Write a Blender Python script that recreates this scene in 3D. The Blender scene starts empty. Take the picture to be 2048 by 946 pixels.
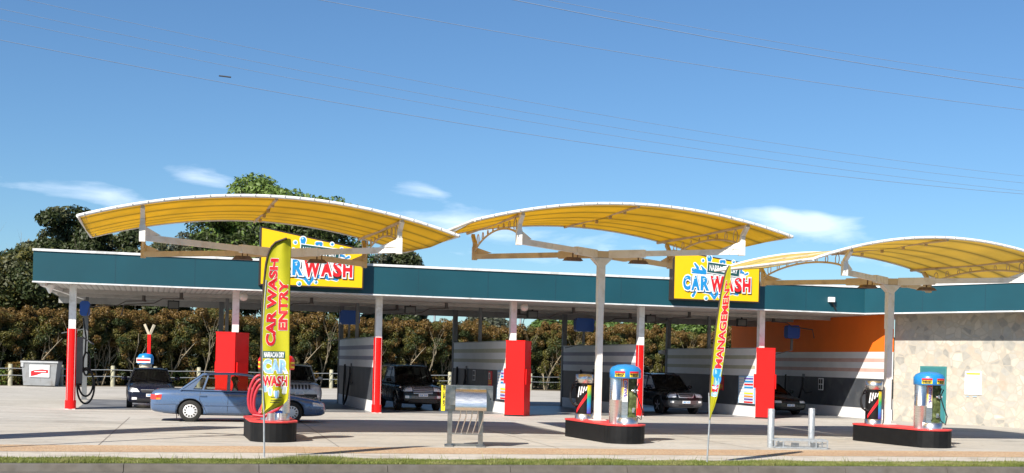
import bpy, bmesh, math, random
import numpy as np
from mathutils import Vector, Matrix
from mathutils.bvhtree import BVHTree
R = math.radians
PI = math.pi
scene = bpy.context.scene
col = scene.collection
rnd = random.Random(7)

# ------------------------------------------------------------ camera
F, CX, HY, ROLL, EYE = 2500.0, 1024.0, 725.0, 0.0242, 2.05
cam = bpy.data.cameras.new('camera')
camo = bpy.data.objects.new('camera', cam)
col.objects.link(camo)
cam.sensor_width = 36
cam.lens = F/2048*36
cam.shift_y = (HY-473)/2048
cam.clip_end = 3000
camo.matrix_world = Matrix.Translation((0, 0, EYE)) @ Matrix.Rotation(PI/2, 4, 'X') @ Matrix.Rotation(ROLL, 4, 'Z')
scene.camera = camo
_c, _s = math.cos(ROLL), math.sin(ROLL)

def ray(px, py):
    ix = px-CX; iy = HY-py
    return (ix*_c-iy*_s)/F, (ix*_s+iy*_c)/F
def G(px, py, z=0.0):
    """ground point seen at a photo pixel"""
    a, b = ray(px, py)
    t = (z-EYE)/b
    return Vector((a*t, t, z))
def At(px, py, Y):
    a, b = ray(px, py)
    return Vector((a*Y, Y, EYE+b*Y))
def X_at(px, Y, z=0.0):
    """x of the point at depth Y and height z that shows in photo column px"""
    iy = (z-EYE)/Y*F
    return (px-CX-iy*_s)/_c/F*Y

# building frame
BYAW = math.atan(0.29)
O = Vector((-15.75, 44.7, 0))
MB_B = Matrix.Translation(O) @ Matrix.Rotation(BYAW, 4, 'Z')
def B(u, v, z=0.0):
    return MB_B @ Vector((u, v, z))

# ------------------------------------------------------------ node helpers
MATS = {}
def new_mat(name):
    m = bpy.data.materials.new(name); m.use_nodes = True
    nt = m.node_tree
    b = nt.nodes['Principled BSDF']
    MATS[name] = m
    return m, nt, b
def rgb(c): return (c[0], c[1], c[2], 1)
def noise(nt, scale, detail=4, coord='Object', dist=0.0, stretch=None):
    tc = nt.nodes.new('ShaderNodeTexCoord')
    n = nt.nodes.new('ShaderNodeTexNoise')
    n.inputs['Scale'].default_value = scale
    n.inputs['Detail'].default_value = detail
    n.inputs['Distortion'].default_value = dist
    if stretch:
        mp = nt.nodes.new('ShaderNodeMapping'); mp.inputs['Scale'].default_value = stretch
        nt.links.new(tc.outputs[coord], mp.inputs[0]); nt.links.new(mp.outputs[0], n.inputs['Vector'])
    else:
        nt.links.new(tc.outputs[coord], n.inputs['Vector'])
    return n
def ramp(nt, src, stops, interp='LINEAR'):
    r = nt.nodes.new('ShaderNodeValToRGB')
    r.color_ramp.interpolation = interp
    e = r.color_ramp.elements
    while len(e) < len(stops): e.new(0.5)
    for i, (p, c) in enumerate(stops):
        e[i].position = p; e[i].color = rgb(c) if len(c) == 3 else c
    nt.links.new(src, r.inputs[0])
    return r
def mix(nt, fac, a, b, mode='MIX'):
    m = nt.nodes.new('ShaderNodeMix'); m.data_type = 'RGBA'; m.blend_type = mode
    for sock, v in ((m.inputs[0], fac), (m.inputs[6], a), (m.inputs[7], b)):
        if hasattr(v, 'links') or hasattr(v, 'is_linked'): nt.links.new(v, sock)
        elif isinstance(v, (int, float)): sock.default_value = v
        else: sock.default_value = rgb(v)
    return m.outputs[2]
def bump(nt, b, src, strength=0.3, dist=0.02):
    n = nt.nodes.new('ShaderNodeBump')
    n.inputs['Strength'].default_value = strength; n.inputs['Distance'].default_value = dist
    nt.links.new(src, n.inputs['Height']); nt.links.new(n.outputs[0], b.inputs['Normal'])
def simple(name, c, rough=0.5, metal=0.0, var=0.12, scale=3.0, bmp=0.0, coat=0.0, spec=0.5, dirt=None):
    """a colour with a little wear in it"""
    m, nt, b = new_mat(name)
    n = noise(nt, scale, 5)
    lo = tuple(x*(1-var) for x in c); hi = tuple(min(1, x*(1+var)) for x in c)
    r = ramp(nt, n.outputs[0], [(0.3, lo), (0.7, hi)])
    out = r.outputs[0]
    if dirt:
        n2 = noise(nt, dirt[1], 6, dist=0.5)
        f = ramp(nt, n2.outputs[0], [(0.5, (0, 0, 0)), (0.72, (1, 1, 1))])
        out = mix(nt, f.outputs[0], out, dirt[0])
    nt.links.new(out, b.inputs['Base Color'])
    b.inputs['Roughness'].default_value = rough
    b.inputs['Metallic'].default_value = metal
    b.inputs['Coat Weight'].default_value = coat
    b.inputs['Coat Roughness'].default_value = 0.05
    b.inputs['Specular IOR Level'].default_value = spec
    if bmp: bump(nt, b, n.outputs[0], bmp, 0.01)
    return m

# ------------------------------------------------------------ mesh builder
class MB:
    def __init__(s): s.v = []; s.f = []; s.m = []; s.sm = []
    def add(s, vs, fs, mi=0, smooth=False):
        o = len(s.v); s.v += [tuple(x) for x in vs]
        for f in fs: s.f.append(tuple(i+o for i in f)); s.m.append(mi); s.sm.append(smooth)
        return s
    def box(s, x0, x1, y0, y1, z0, z1, mi=0, mat=None):
        vs = [Vector(p) for p in ((x0,y0,z0),(x1,y0,z0),(x1,y1,z0),(x0,y1,z0),(x0,y0,z1),(x1,y0,z1),(x1,y1,z1),(x0,y1,z1))]
        if mat is not None: vs = [mat @ p for p in vs]
        return s.add(vs, [(0,3,2,1),(4,5,6,7),(0,1,5,4),(1,2,6,5),(2,3,7,6),(3,0,4,7)], mi)
    def bar(s, a, b, w, h, mi=0, up=(0,0,1)):
        """rectangular bar from a to b"""
        a = Vector(a); b = Vector(b); d = (b-a).normalized(); up = Vector(up)
        if abs(d.dot(up)) > .98: up = Vector((0, 1, 0))
        x = d.cross(up).normalized(); y = x.cross(d).normalized()
        vs = []
        for p in (a, b):
            for i, j in ((-1,-1),(1,-1),(1,1),(-1,1)): vs.append(p + x*i*w/2 + y*j*h/2)
        return s.add(vs, [(0,1,2,3),(7,6,5,4),(0,4,5,1),(1,5,6,2),(2,6,7,3),(3,7,4,0)], mi)
    def tube(s, pts, r, n=8, mi=0, caps=True, closed=False, sx=1.0):
        pts = [Vector(p) for p in pts]; k = len(pts)
        rr = r if isinstance(r, (list, tuple)) else [r]*k
        ref = Vector((0, 0, 1))
        rings = []; px = None
        for i, p in enumerate(pts):
            if closed: d = pts[(i+1) % k]-pts[i-1]
            else: d = pts[min(i+1, k-1)]-pts[max(i-1, 0)]
            d.normalize()
            if px is None:
                x = d.cross(ref)
                if x.length < 1e-3: x = d.cross(Vector((0, 1, 0)))
            else: x = px - d*px.dot(d)
            x.normalize(); px = x; y = d.cross(x)
            rings.append([p + (x*math.cos(2*PI*j/n)*sx + y*math.sin(2*PI*j/n))*rr[i] for j in range(n)])
        vs = [q for g in rings for q in g]; fs = []
        for i in range(k if closed else k-1):
            for j in range(n):
                a = i*n+j; b = i*n+(j+1) % n; c = ((i+1) % k)*n+(j+1) % n; d = ((i+1) % k)*n+j
                fs.append((a, b, c, d))
        s.add(vs, fs, mi, True)
        if caps and not closed:
            s.add(rings[0], [tuple(range(n))[::-1]], mi); s.add(rings[-1], [tuple(range(n))], mi)
        return s
    def lathe(s, prof, c=(0,0,0), n=24, mi=0, sx=1, sy=1, smooth=True):
        """prof: (radius, z) list revolved about z"""
        vs = []; fs = []
        for r, z in prof:
            for j in range(n): vs.append((c[0]+r*sx*math.cos(2*PI*j/n), c[1]+r*sy*math.sin(2*PI*j/n), c[2]+z))
        for i in range(len(prof)-1):
            for j in range(n): fs.append((i*n+j, i*n+(j+1) % n, (i+1)*n+(j+1) % n, (i+1)*n+j))
        s.add(vs, fs, mi, smooth)
        if prof[0][0] > 1e-4: s.add(vs[:n], [tuple(range(n))[::-1]], mi)
        if prof[-1][0] > 1e-4: s.add(vs[-n:], [tuple(range(n))], mi)
        return s
    def cyl(s, a, b, r, n=16, mi=0): return s.tube([a, b], r, n, mi)
    def prism(s, poly, z0, z1, mi=0, mtop=None, smooth=False):
        k = len(poly)
        vs = [(x, y, z0) for x, y in poly]+[(x, y, z1) for x, y in poly]
        s.add(vs, [(i, (i+1) % k, (i+1) % k+k, i+k) for i in range(k)], mi, smooth)
        s.add(vs, [tuple(range(k))[::-1]], mi); s.add(vs, [tuple(range(k, 2*k))], mi if mtop is None else mtop)
        return s
    def grid(s, fn, nu, nv, mi=0, smooth=True):
        vs = [fn(i/nu, j/nv) for j in range(nv+1) for i in range(nu+1)]
        fs = [(j*(nu+1)+i, j*(nu+1)+i+1, (j+1)*(nu+1)+i+1, (j+1)*(nu+1)+i) for j in range(nv) for i in range(nu)]
        return s.add(vs, fs, mi, smooth)
    def slab(s, fn, nrm, nu, nv, th, mi=0, smooth=True):
        """thick sheet: fn(a,b) and the same moved by nrm*th, with closed edges"""
        n = Vector(nrm)*th
        top = [Vector(fn(i/nu, j/nv)) for j in range(nv+1) for i in range(nu+1)]
        bot = [p-n for p in top]; k = len(top); W = nu+1
        fs = []
        for j in range(nv):
            for i in range(nu):
                a = j*W+i
                fs.append((a, a+1, a+W+1, a+W)); fs.append((k+a, k+a+W, k+a+W+1, k+a+1))
        edge = [i for i in range(W)]+[j*W+nu for j in range(1, nv+1)]+[nv*W+i for i in range(nu-1, -1, -1)]+[j*W for j in range(nv-1, 0, -1)]
        for q in range(len(edge)):
            a = edge[q]; b = edge[(q+1) % len(edge)]
            fs.append((a, a+k, b+k, b))
        return s.add(top+bot, fs, mi, smooth)
    def build(s, name, mats, parent=None, loc=None, rotz=0, auto=35):
        me = bpy.data.meshes.new(name)
        me.from_pydata(s.v, [], s.f)
        if not isinstance(mats, (list, tuple)): mats = [mats]
        for m in mats: me.materials.append(m)
        me.polygons.foreach_set('material_index', s.m)
        me.polygons.foreach_set('use_smooth', s.sm)
        me.update()
        return link(name, me, parent, loc, rotz)

def link(name, me, parent=None, loc=None, rotz=0):
    o = bpy.data.objects.new(name, me); col.objects.link(o)
    if loc is not None: o.location = loc
    if rotz: o.rotation_euler = (0, 0, rotz)
    if parent is not None: o.parent = parent
    return o
def tag(o, label=None, cat=None, group=None, kind=None):
    if label: o['label'] = label
    if cat: o['category'] = cat
    if group: o['group'] = group
    if kind: o['kind'] = kind
    return o
def thing(name, label, cat, loc=(0,0,0), rotz=0, group=None):
    o = bpy.data.objects.new(name, None); col.objects.link(o)
    o.location = loc; o.rotation_euler = (0, 0, rotz)
    o.empty_display_size = 0.2
    return tag(o, label, cat, group)
def dup(root, loc, rotz=None, label=None, group=None, scale=None):
    r = root.copy(); col.objects.link(r); r.location = loc
    if rotz is not None: r.rotation_euler = (0, 0, rotz)
    if scale is not None: r.scale = scale
    if label: r['label'] = label
    if group: r['group'] = group
    for ch in list(root.children):
        c = ch.copy(); col.objects.link(c); c.parent = r
        for g in ch.children:
            d = g.copy(); col.objects.link(d); d.parent = c
    return r

# ------------------------------------------------------------ text as mesh
def text_verts(body, width, height, weight=0.0, shear=0.0, spacing=1.0):
    """lettering as flat polygons in x (0..width), y (0..height); weight thickens or outlines it (in final metres)"""
    def raw(off):
        cu = bpy.data.curves.new('lettering_curve', 'FONT')
        cu.body = body; cu.size = 1; cu.offset = off; cu.resolution_u = 3; cu.shear = shear; cu.space_character = spacing
        o = bpy.data.objects.new('lettering_curve', cu); col.objects.link(o)
        dg = bpy.context.evaluated_depsgraph_get(); dg.update()
        me = bpy.data.meshes.new_from_object(o.evaluated_get(dg))
        vs = [v.co.copy() for v in me.vertices]; fs = [tuple(p.vertices) for p in me.polygons]
        bpy.data.objects.remove(o); bpy.data.curves.remove(cu); bpy.data.meshes.remove(me)
        return vs, fs
    v0, _ = raw(0)
    x0 = min(v.x for v in v0); x1 = max(v.x for v in v0); y0 = min(v.y for v in v0); y1 = max(v.y for v in v0)
    sx = width/(x1-x0); sy = height/(y1-y0)
    vs, fs = raw(weight/((sx+sy)/2))
    return [((v.x-x0)*sx, (v.y-y0)*sy) for v in vs], fs
def add_text(mb, body, fn, width, height, weight=0, mi=0, shear=0, off=0.0, spacing=1.0):
    """fn maps (x, y, lift) to a 3D point"""
    vs, fs = text_verts(body, width, height, weight, shear, spacing)
    mb.add([fn(x, y, off) for x, y in vs], fs, mi)
def blob(x0, y0, r0, x1=None, y1=None, r1=None, grow=0.0, n=10):
    """2D capsule with two radii, as a polygon"""
    if x1 is None: x1, y1, r1 = x0, y0+1e-4, r0
    r0 += grow; r1 += grow
    a = math.atan2(y1-y0, x1-x0)
    d = math.hypot(x1-x0, y1-y0)
    q = math.acos(max(-1, min(1, (r0-r1)/max(d, 1e-6)))) if d > abs(r0-r1) else PI/2
    pts = []
    for i in range(n+1):
        t = a+q+(2*PI-2*q)*i/n; pts.append((x0+r0*math.cos(t), y0+r0*math.sin(t)))
    for i in range(n+1):
        t = a-q+2*q*i/n; pts.append((x1+r1*math.cos(t), y1+r1*math.sin(t)))
    return pts
def add_poly(mb, poly, fn, off, mi=0):
    mb.add([fn(x, y, off) for x, y in poly], [tuple(range(len(poly)))], mi)
# ------------------------------------------------------------ materials
def mat_concrete():
    m, nt, b = new_mat('pale_concrete')
    n1 = noise(nt, 0.25, 6, dist=0.6); n2 = noise(nt, 6, 8); n3 = noise(nt, 0.9, 8, dist=1.5, stretch=(0.5, 1.4, 1))
    c = ramp(nt, n1.outputs[0], [(0.3, (.40,.375,.335)), (0.7, (.50,.475,.43))]).outputs[0]
    c = mix(nt, 0.35, c, ramp(nt, n2.outputs[0], [(0.3, (.33,.31,.275)), (0.7, (.54,.51,.46))]).outputs[0])
    st = ramp(nt, n3.outputs[0], [(0.50, (0,0,0)), (0.72, (1,1,1))]).outputs[0]
    st2 = nt.nodes.new('ShaderNodeMath'); st2.operation = 'MULTIPLY'; st2.inputs[1].default_value = .6
    nt.links.new(st, st2.inputs[0])
    c = mix(nt, st2.outputs[0], c, (.22,.205,.18))
    # thin drip stains and cracks
    n4 = noise(nt, 1.7, 3, dist=2.5)
    ck = ramp(nt, n4.outputs[0], [(0.492, (0,0,0)), (0.5, (1,1,1)), (0.508, (0,0,0))]).outputs[0]
    n5 = noise(nt, 0.35, 2)
    gate = ramp(nt, n5.outputs[0], [(0.50, (0,0,0)), (0.60, (.75,.75,.75))]).outputs[0]
    mm = nt.nodes.new('ShaderNodeMath'); mm.operation = 'MULTIPLY'
    nt.links.new(ck, mm.inputs[0]); nt.links.new(gate, mm.inputs[1])
    c = mix(nt, mm.outputs[0], c, (.10,.09,.08))
    n6 = noise(nt, 3.2, 5, dist=.5)
    spot = ramp(nt, n6.outputs[0], [(0.66, (0,0,0)), (0.74, (.6,.6,.6))]).outputs[0]
    c = mix(nt, spot, c, (.13,.12,.11))
    # faint tyre marks where cars turn in and out of the bays
    n7 = noise(nt, .5, 4, dist=.35, stretch=(.35, 3.6, 1))
    ty = ramp(nt, n7.outputs[0], [(0.55, (0,0,0)), (0.66, (.42,.42,.42))]).outputs[0]
    c = mix(nt, ty, c, (.24,.225,.20))
    n8 = noise(nt, .12, 3)
    c = mix(nt, ramp(nt, n8.outputs[0], [(0.42, (0,0,0)), (0.62, (.35,.35,.35))]).outputs[0], c, (.36,.33,.28))
    nt.links.new(c, b.inputs['Base Color']); b.inputs['Roughness'].default_value = .85
    b.inputs['Specular IOR Level'].default_value = .3
    bump(nt, b, n2.outputs[0], .15, .01)
    return m
M_CONC = mat_concrete()
def mat_speckle(name, cols, scale, rough=.95, big=None):
    m, nt, b = new_mat(name)
    tc = nt.nodes.new('ShaderNodeTexCoord')
    v = nt.nodes.new('ShaderNodeTexVoronoi'); v.inputs['Scale'].default_value = scale
    nt.links.new(tc.outputs['Object'], v.inputs['Vector'])
    sep = nt.nodes.new('ShaderNodeSeparateColor'); nt.links.new(v.outputs['Color'], sep.inputs[0])
    k = len(cols)
    c = ramp(nt, sep.outputs[0], [(i/(k-1) if k > 1 else 0, cc) for i, cc in enumerate(cols)]).outputs[0]
    n = noise(nt, .6, 5)
    c = mix(nt, ramp(nt, n.outputs[0], [(.35, (0,0,0)), (.7, (.5,.5,.5))]).outputs[0], c, big or cols[0])
    nt.links.new(c, b.inputs['Base Color']); b.inputs['Roughness'].default_value = rough
    b.inputs['Specular IOR Level'].default_value = .2
    bump(nt, b, v.outputs['Distance'], .5, .02)
    return m
M_GRAVEL = mat_speckle('tan_gravel', [(.33,.21,.13), (.45,.30,.18), (.55,.41,.27), (.36,.28,.20)], 28)
M_PATH = simple('footpath_concrete', (.46,.42,.36), .9, var=.12, scale=4, bmp=.15, dirt=((.33,.29,.24), 1.3))
M_KERB = simple('kerb_concrete', (.105,.092,.077), .9, var=.2, scale=5, bmp=.2, dirt=((.12,.11,.10), 2.3))
M_ROAD = mat_speckle('asphalt', [(.035,.035,.037), (.06,.06,.062), (.05,.05,.052), (.09,.088,.085)], 40)
M_SOIL = mat_speckle('leaf_litter', [(.06,.045,.03), (.10,.07,.045), (.13,.10,.06), (.05,.06,.03)], 9)
M_TURF = mat_speckle('turf_soil', [(.05,.07,.02), (.09,.10,.04), (.12,.11,.06), (.06,.09,.025)], 20)
M_FIELD = mat_speckle('far_field', [(.04,.06,.02), (.05,.065,.025), (.06,.07,.03)], .5)
M_WETSHADE = simple('wet_shaded_bay_slab', (.20,.20,.205), .35, var=.3, scale=.9, bmp=.05, dirt=((.10,.10,.11), .7))  # wet concrete, with the shade under the roof put into the grey

M_TEAL = simple('teal_panel', (.005,.062,.086), .5, var=.10, scale=.6)
M_WTRIM = simple('white_trim', (.72,.73,.74), .4, var=.05, scale=2, dirt=((.5,.5,.48), 3))
M_SOFFIT = None
def mat_soffit():
    m, nt, b = new_mat('ribbed_soffit')
    tc = nt.nodes.new('ShaderNodeTexCoord'); w = nt.nodes.new('ShaderNodeTexWave')
    w.inputs['Scale'].default_value = 1.6; w.bands_direction = 'X'
    nt.links.new(tc.outputs['Object'], w.inputs['Vector'])
    c = ramp(nt, w.outputs[0], [(0.05, (.30,.29,.27)), (.3, (.52,.50,.47))]).outputs[0]
    n = noise(nt, .5, 4)
    c = mix(nt, ramp(nt, n.outputs[0], [(.4, (0,0,0)), (.7, (.5,.5,.5))]).outputs[0], c, (.34,.32,.29))
    nt.links.new(c, b.inputs['Base Color']); b.inputs['Roughness'].default_value = .6
    bump(nt, b, w.outputs[0], .5, .03)
    return m
M_SOFFIT = mat_soffit()
M_WPAINT = simple('white_paint', (.80,.80,.79), .45, var=.05, scale=3, dirt=((.62,.60,.56), 4))
M_GREYPOST = simple('grey_post', (.42,.44,.46), .5, var=.1)
M_DARKPOST = simple('galvanised_post', (.17,.18,.19), .5, metal=.3, var=.15)
M_RED = simple('red_paint', (.80,.004,.003), .38, var=.06, scale=2, spec=.4)
M_REDD = simple('red_rubber_paint', (.62,.05,.045), .5, var=.12, scale=5)
M_DARKPANEL = simple('charcoal_panel', (.060,.066,.078), .5, var=.15, scale=1.5, dirt=((.10,.105,.11), 2))
M_PANELW = simple('off_white_panel', (.76,.76,.76), .5, var=.05, scale=1.2)
M_STRP = simple('slate_purple_stripe', (.26,.26,.34), .5, var=.08)
M_STRK = simple('khaki_stripe', (.46,.45,.33), .5, var=.08)
M_STRS = simple('salmon_stripe', (.62,.40,.34), .5, var=.08)
M_ORANGE = simple('orange_render', (.90,.17,.008), .7, var=.05, scale=1)
M_BLUEBOX = simple('blue_plastic', (.018,.09,.40), .35, var=.08)
M_DOME = simple('blue_dome_plastic', (.015,.20,.50), .3, var=.06, coat=.3)
M_BLACK = simple('black_rubber', (.006,.006,.0065), .6, var=.3, scale=6, spec=.25)
M_HOSE = simple('black_hose', (.012,.012,.013), .45, var=.1)
M_REDHOSE = simple('red_hose', (.42,.025,.04), .4, var=.1)
M_GALV = simple('galvanised_steel', (.40,.42,.435), .45, metal=.45, var=.18, scale=14)
def mat_steel(name, base, rough, aniso=(1, 1, 40)):
    m, nt, b = new_mat(name)
    n = noise(nt, 6, 4, stretch=aniso)
    nt.links.new(ramp(nt, n.outputs[0], [(.3, tuple(x*.85 for x in base)), (.7, base)]).outputs[0], b.inputs['Base Color'])
    nt.links.new(ramp(nt, n.outputs[0], [(.3, (rough*.8,)*3), (.7, (rough*1.3,)*3)]).outputs[0], b.inputs['Roughness'])
    b.inputs['Metallic'].default_value = 1
    return m
M_STEEL = mat_steel('brushed_steel', (.80,.79,.77), .30)
M_STEELW = mat_steel('worn_steel', (.36,.345,.32), .34, (1, 20, 1))
M_BEAM = simple('cream_bounce_steel', (.62,.50,.33), .5, var=.08, scale=2, dirt=((.42,.31,.2), 2.2))  # cream is light reflected off the yellow cloth, put into the colour
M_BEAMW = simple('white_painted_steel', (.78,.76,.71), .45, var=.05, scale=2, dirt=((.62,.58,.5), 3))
M_RUST = simple('rusty_brown_steel', (.16,.10,.07), .7, var=.3, scale=8)
def mat_fabric(name, base, tr):
    m, nt, b = new_mat(name)
    tc = nt.nodes.new('ShaderNodeTexCoord'); sep = nt.nodes.new('ShaderNodeSeparateXYZ')
    nt.links.new(tc.outputs['Object'], sep.inputs[0])
    # sewn seams: a darker double layer every 1.15 m across the cover, with the panels' billow shading painted in
    mod = nt.nodes.new('ShaderNodeMath'); mod.operation = 'PINGPONG'; mod.inputs[1].default_value = .62
    nt.links.new(sep.outputs['Y'], mod.inputs[0])
    seam_shade = ramp(nt, mod.outputs[0], [(0, (1,1,1)), (.04, (.9,.9,.9)), (.08, (.35,.35,.35)), (.30, (0,0,0))]).outputs[0]
    n = noise(nt, 1.1, 5, dist=.6, stretch=(1, .35, 1))
    c0 = ramp(nt, n.outputs[0], [(.3, tuple(x*.86 for x in base)), (.68, base)]).outputs[0]
    c = mix(nt, seam_shade, c0, tuple(x*.66 for x in base))
    weave = noise(nt, 60, 2)
    tb = nt.nodes.new('ShaderNodeBsdfTranslucent'); mx = nt.nodes.new('ShaderNodeMixShader')
    ct = mix(nt, seam_shade, mix(nt, 1.0, c0, tr, 'MULTIPLY'), tuple(base[i]*tr[i]*.45 for i in range(3)))
    nt.links.new(ct, tb.inputs['Color'])
    nt.links.new(c, b.inputs['Base Color']); b.inputs['Roughness'].default_value = .75
    bump(nt, b, weave.outputs[0], .2, .004)
    mx.inputs[0].default_value = .55
    nt.links.new(b.outputs[0], mx.inputs[1]); nt.links.new(tb.outputs[0], mx.inputs[2])
    nt.links.new(mx.outputs[0], nt.nodes['Material Output'].inputs[0])
    return m
M_FABRIC = mat_fabric('yellow_shade_cloth', (.88,.68,.085), (1, .95, .58))
M_FABRIC_PALE = mat_fabric('sunlit_pale_shade_cloth', (.90,.76,.27), (1, .93, .62))  # paler copy of the yellow cloth, sunlit look put into its colour
def mat_flagcloth(name, base):
    m, nt, b = new_mat(name)
    n = noise(nt, 3, 4)
    c = ramp(nt, n.outputs[0], [(.3, tuple(x*.85 for x in base)), (.7, base)]).outputs[0]
    tb = nt.nodes.new('ShaderNodeBsdfTranslucent'); mx = nt.nodes.new('ShaderNodeMixShader')
    nt.links.new(c, tb.inputs['Color']); nt.links.new(c, b.inputs['Base Color']); b.inputs['Roughness'].default_value = .6
    mx.inputs[0].default_value = .35
    nt.links.new(b.outputs[0], mx.inputs[1]); nt.links.new(tb.outputs[0], mx.inputs[2])
    nt.links.new(mx.outputs[0], nt.nodes['Material Output'].inputs[0])
    return m
M_FLAG = mat_flagcloth('lime_yellow_flag', (.66,.62,.015))
M_SIGNY = simple('sign_yellow', (.86,.52,.003), .35, var=.015)
M_PW = simple('print_white', (.80,.80,.80), .5, var=.02)
M_PR = simple('print_red', (.62,.012,.018), .45, var=.04)
M_PB = simple('print_blue', (.012,.24,.55), .45, var=.06)
M_PLB = simple('print_pale_blue', (.30,.52,.78), .45, var=.06)
M_PG = simple('print_dark_green', (.01,.07,.075), .45, var=.04)
M_PK = simple('print_black', (.02,.018,.016), .5, var=.04)
M_PY = simple('print_yellow', (.85,.68,.02), .45, var=.03)
M_PO = simple('print_orange', (.85,.25,.02), .45, var=.03)
M_PGR = simple('print_green', (.05,.50,.10), .45, var=.03)
M_PP = simple('print_purple', (.12,.07,.35), .45, var=.04)
M_PSHADE = simple('print_sky_shine', (.42,.72,.88), .45, var=.03)
M_GREENDOOR = simple('green_door_paint', (.045,.20,.20), .45, var=.08)
M_LAMP = simple('lamp_glass', (.16,.16,.16), .2, var=.05)
M_TIMBER = simple('weathered_timber', (.36,.34,.24), .85, var=.25, scale=6, bmp=.3)
def mat_stone():
    m, nt, b = new_mat('crazy_stone_cladding')
    tc = nt.nodes.new('ShaderNodeTexCoord')
    nz = nt.nodes.new('ShaderNodeTexNoise'); nz.inputs['Scale'].default_value = 2.5
    nt.links.new(tc.outputs['Object'], nz.inputs['Vector'])
    add = nt.nodes.new('ShaderNodeMixRGB'); add.inputs[0].default_value = .10
    nt.links.new(tc.outputs['Object'], add.inputs[1]); nt.links.new(nz.outputs['Color'], add.inputs[2])
    mp = nt.nodes.new('ShaderNodeMapping'); mp.inputs['Scale'].default_value = (1, 0, 1)
    nt.links.new(add.outputs[0], mp.inputs[0])
    v1 = nt.nodes.new('ShaderNodeTexVoronoi'); v1.inputs['Scale'].default_value = 3.7
    v2 = nt.nodes.new('ShaderNodeTexVoronoi'); v2.inputs['Scale'].default_value = 3.7; v2.feature = 'DISTANCE_TO_EDGE'
    nt.links.new(mp.outputs[0], v1.inputs['Vector']); nt.links.new(mp.outputs[0], v2.inputs['Vector'])
    sep = nt.nodes.new('ShaderNodeSeparateColor'); nt.links.new(v1.outputs['Color'], sep.inputs[0])
    c = ramp(nt, sep.outputs[0], [(0, (.19,.185,.17)), (.12, (.26,.25,.225)), (.22, (.36,.33,.285)), (.32, (.43,.385,.31)), (.42, (.31,.295,.26)), (.5, (.46,.41,.33)), (.58, (.38,.30,.23)), (.66, (.45,.40,.33)), (.75, (.30,.295,.275)), (.84, (.48,.43,.35)), (.92, (.36,.34,.31)), (1, (.50,.46,.39))]).outputs[0]
    n = noise(nt, 5, 6)
    c = mix(nt, .22, c, ramp(nt, n.outputs[0], [(.3, (.42,.40,.36)), (.7, (.78,.73,.64))]).outputs[0])
    e = ramp(nt, v2.outputs['Distance'], [(0, (1,1,1)), (.035, (1,1,1)), (.06, (0,0,0))]).outputs[0]
    c = mix(nt, e, c, (.40,.36,.30))
    nt.links.new(c, b.inputs['Base Color']); b.inputs['Roughness'].default_value = .85
    bump(nt, b, e, -.25, .02)
    return m
M_STONE = mat_stone()
def mat_leaf(name, cols, tr=.3):
    m, nt, b = new_mat(name)
    n = noise(nt, 1.3, 3)
    k = len(cols)
    c = ramp(nt, n.outputs[0], [(.3+.4*i/(k-1), cc) for i, cc in enumerate(cols)]).outputs[0]
    n2 = noise(nt, 14, 2)
    c = mix(nt, 1.0, c, ramp(nt, n2.outputs[0], [(.3, (.6,.6,.6)), (.7, (1.25,1.25,1.25))]).outputs[0], 'MULTIPLY')
    tb = nt.nodes.new('ShaderNodeBsdfTranslucent'); mx = nt.nodes.new('ShaderNodeMixShader')
    nt.links.new(c, tb.inputs['Color']); nt.links.new(c, b.inputs['Base Color']); b.inputs['Roughness'].default_value = .5
    b.inputs['Specular IOR Level'].default_value = .35
    mx.inputs[0].default_value = tr
    nt.links.new(b.outputs[0], mx.inputs[1]); nt.links.new(tb.outputs[0], mx.inputs[2])
    nt.links.new(mx.outputs[0], nt.nodes['Material Output'].inputs[0])
    return m
L_BRONZE = mat_leaf('bronze_leaf', [(.155,.088,.024), (.20,.118,.032), (.13,.095,.026)])
L_OLIVE = mat_leaf('olive_leaf', [(.10,.095,.022), (.14,.125,.03), (.085,.095,.022)])
L_DKGREEN = mat_leaf('dark_green_leaf', [(.038,.055,.017), (.055,.072,.022), (.036,.055,.018)])
L_BRIGHT = mat_leaf('bright_green_leaf', [(.12,.19,.035), (.17,.25,.055), (.09,.15,.03)])
L_GUM = mat_leaf('gum_leaf', [(.085,.095,.045), (.12,.125,.06), (.07,.08,.038)])
L_GREY = mat_leaf('grey_green_leaf', [(.085,.095,.065), (.11,.12,.085), (.07,.08,.055)])
L_FARG = mat_leaf('fresh_green_leaf', [(.09,.15,.035), (.13,.20,.05), (.07,.125,.03)])
M_BARK = simple('pale_bark', (.27,.225,.155), .9, var=.3, scale=5, bmp=.3)
M_BARKD = simple('grey_brown_bark', (.16,.13,.10), .9, var=.3, scale=5, bmp=.3)
L_GRASS = mat_leaf('grass_blade', [(.16,.21,.04), (.25,.28,.07), (.36,.34,.14)], .35)
def mat_rainbow():
    m, nt, b = new_mat('rainbow_print')
    tc = nt.nodes.new('ShaderNodeTexCoord'); sep = nt.nodes.new('ShaderNodeSeparateXYZ')
    nt.links.new(tc.outputs['Object'], sep.inputs[0])
    mr = nt.nodes.new('ShaderNodeMapRange'); mr.inputs[1].default_value = .15; mr.inputs[2].default_value = 1.15
    nt.links.new(sep.outputs['Z'], mr.inputs[0])
    c = ramp(nt, mr.outputs[0], [(0, (.10,.05,.45)), (.25, (.03,.30,.75)), (.5, (.03,.55,.15)), (.72, (.75,.75,.03)), (.9, (.85,.25,.02)), (1, (.7,.03,.02))]).outputs[0]
    nt.links.new(c, b.inputs['Base Color']); b.inputs['Roughness'].default_value = .4
    return m
M_RAINBOW = mat_rainbow()
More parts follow.
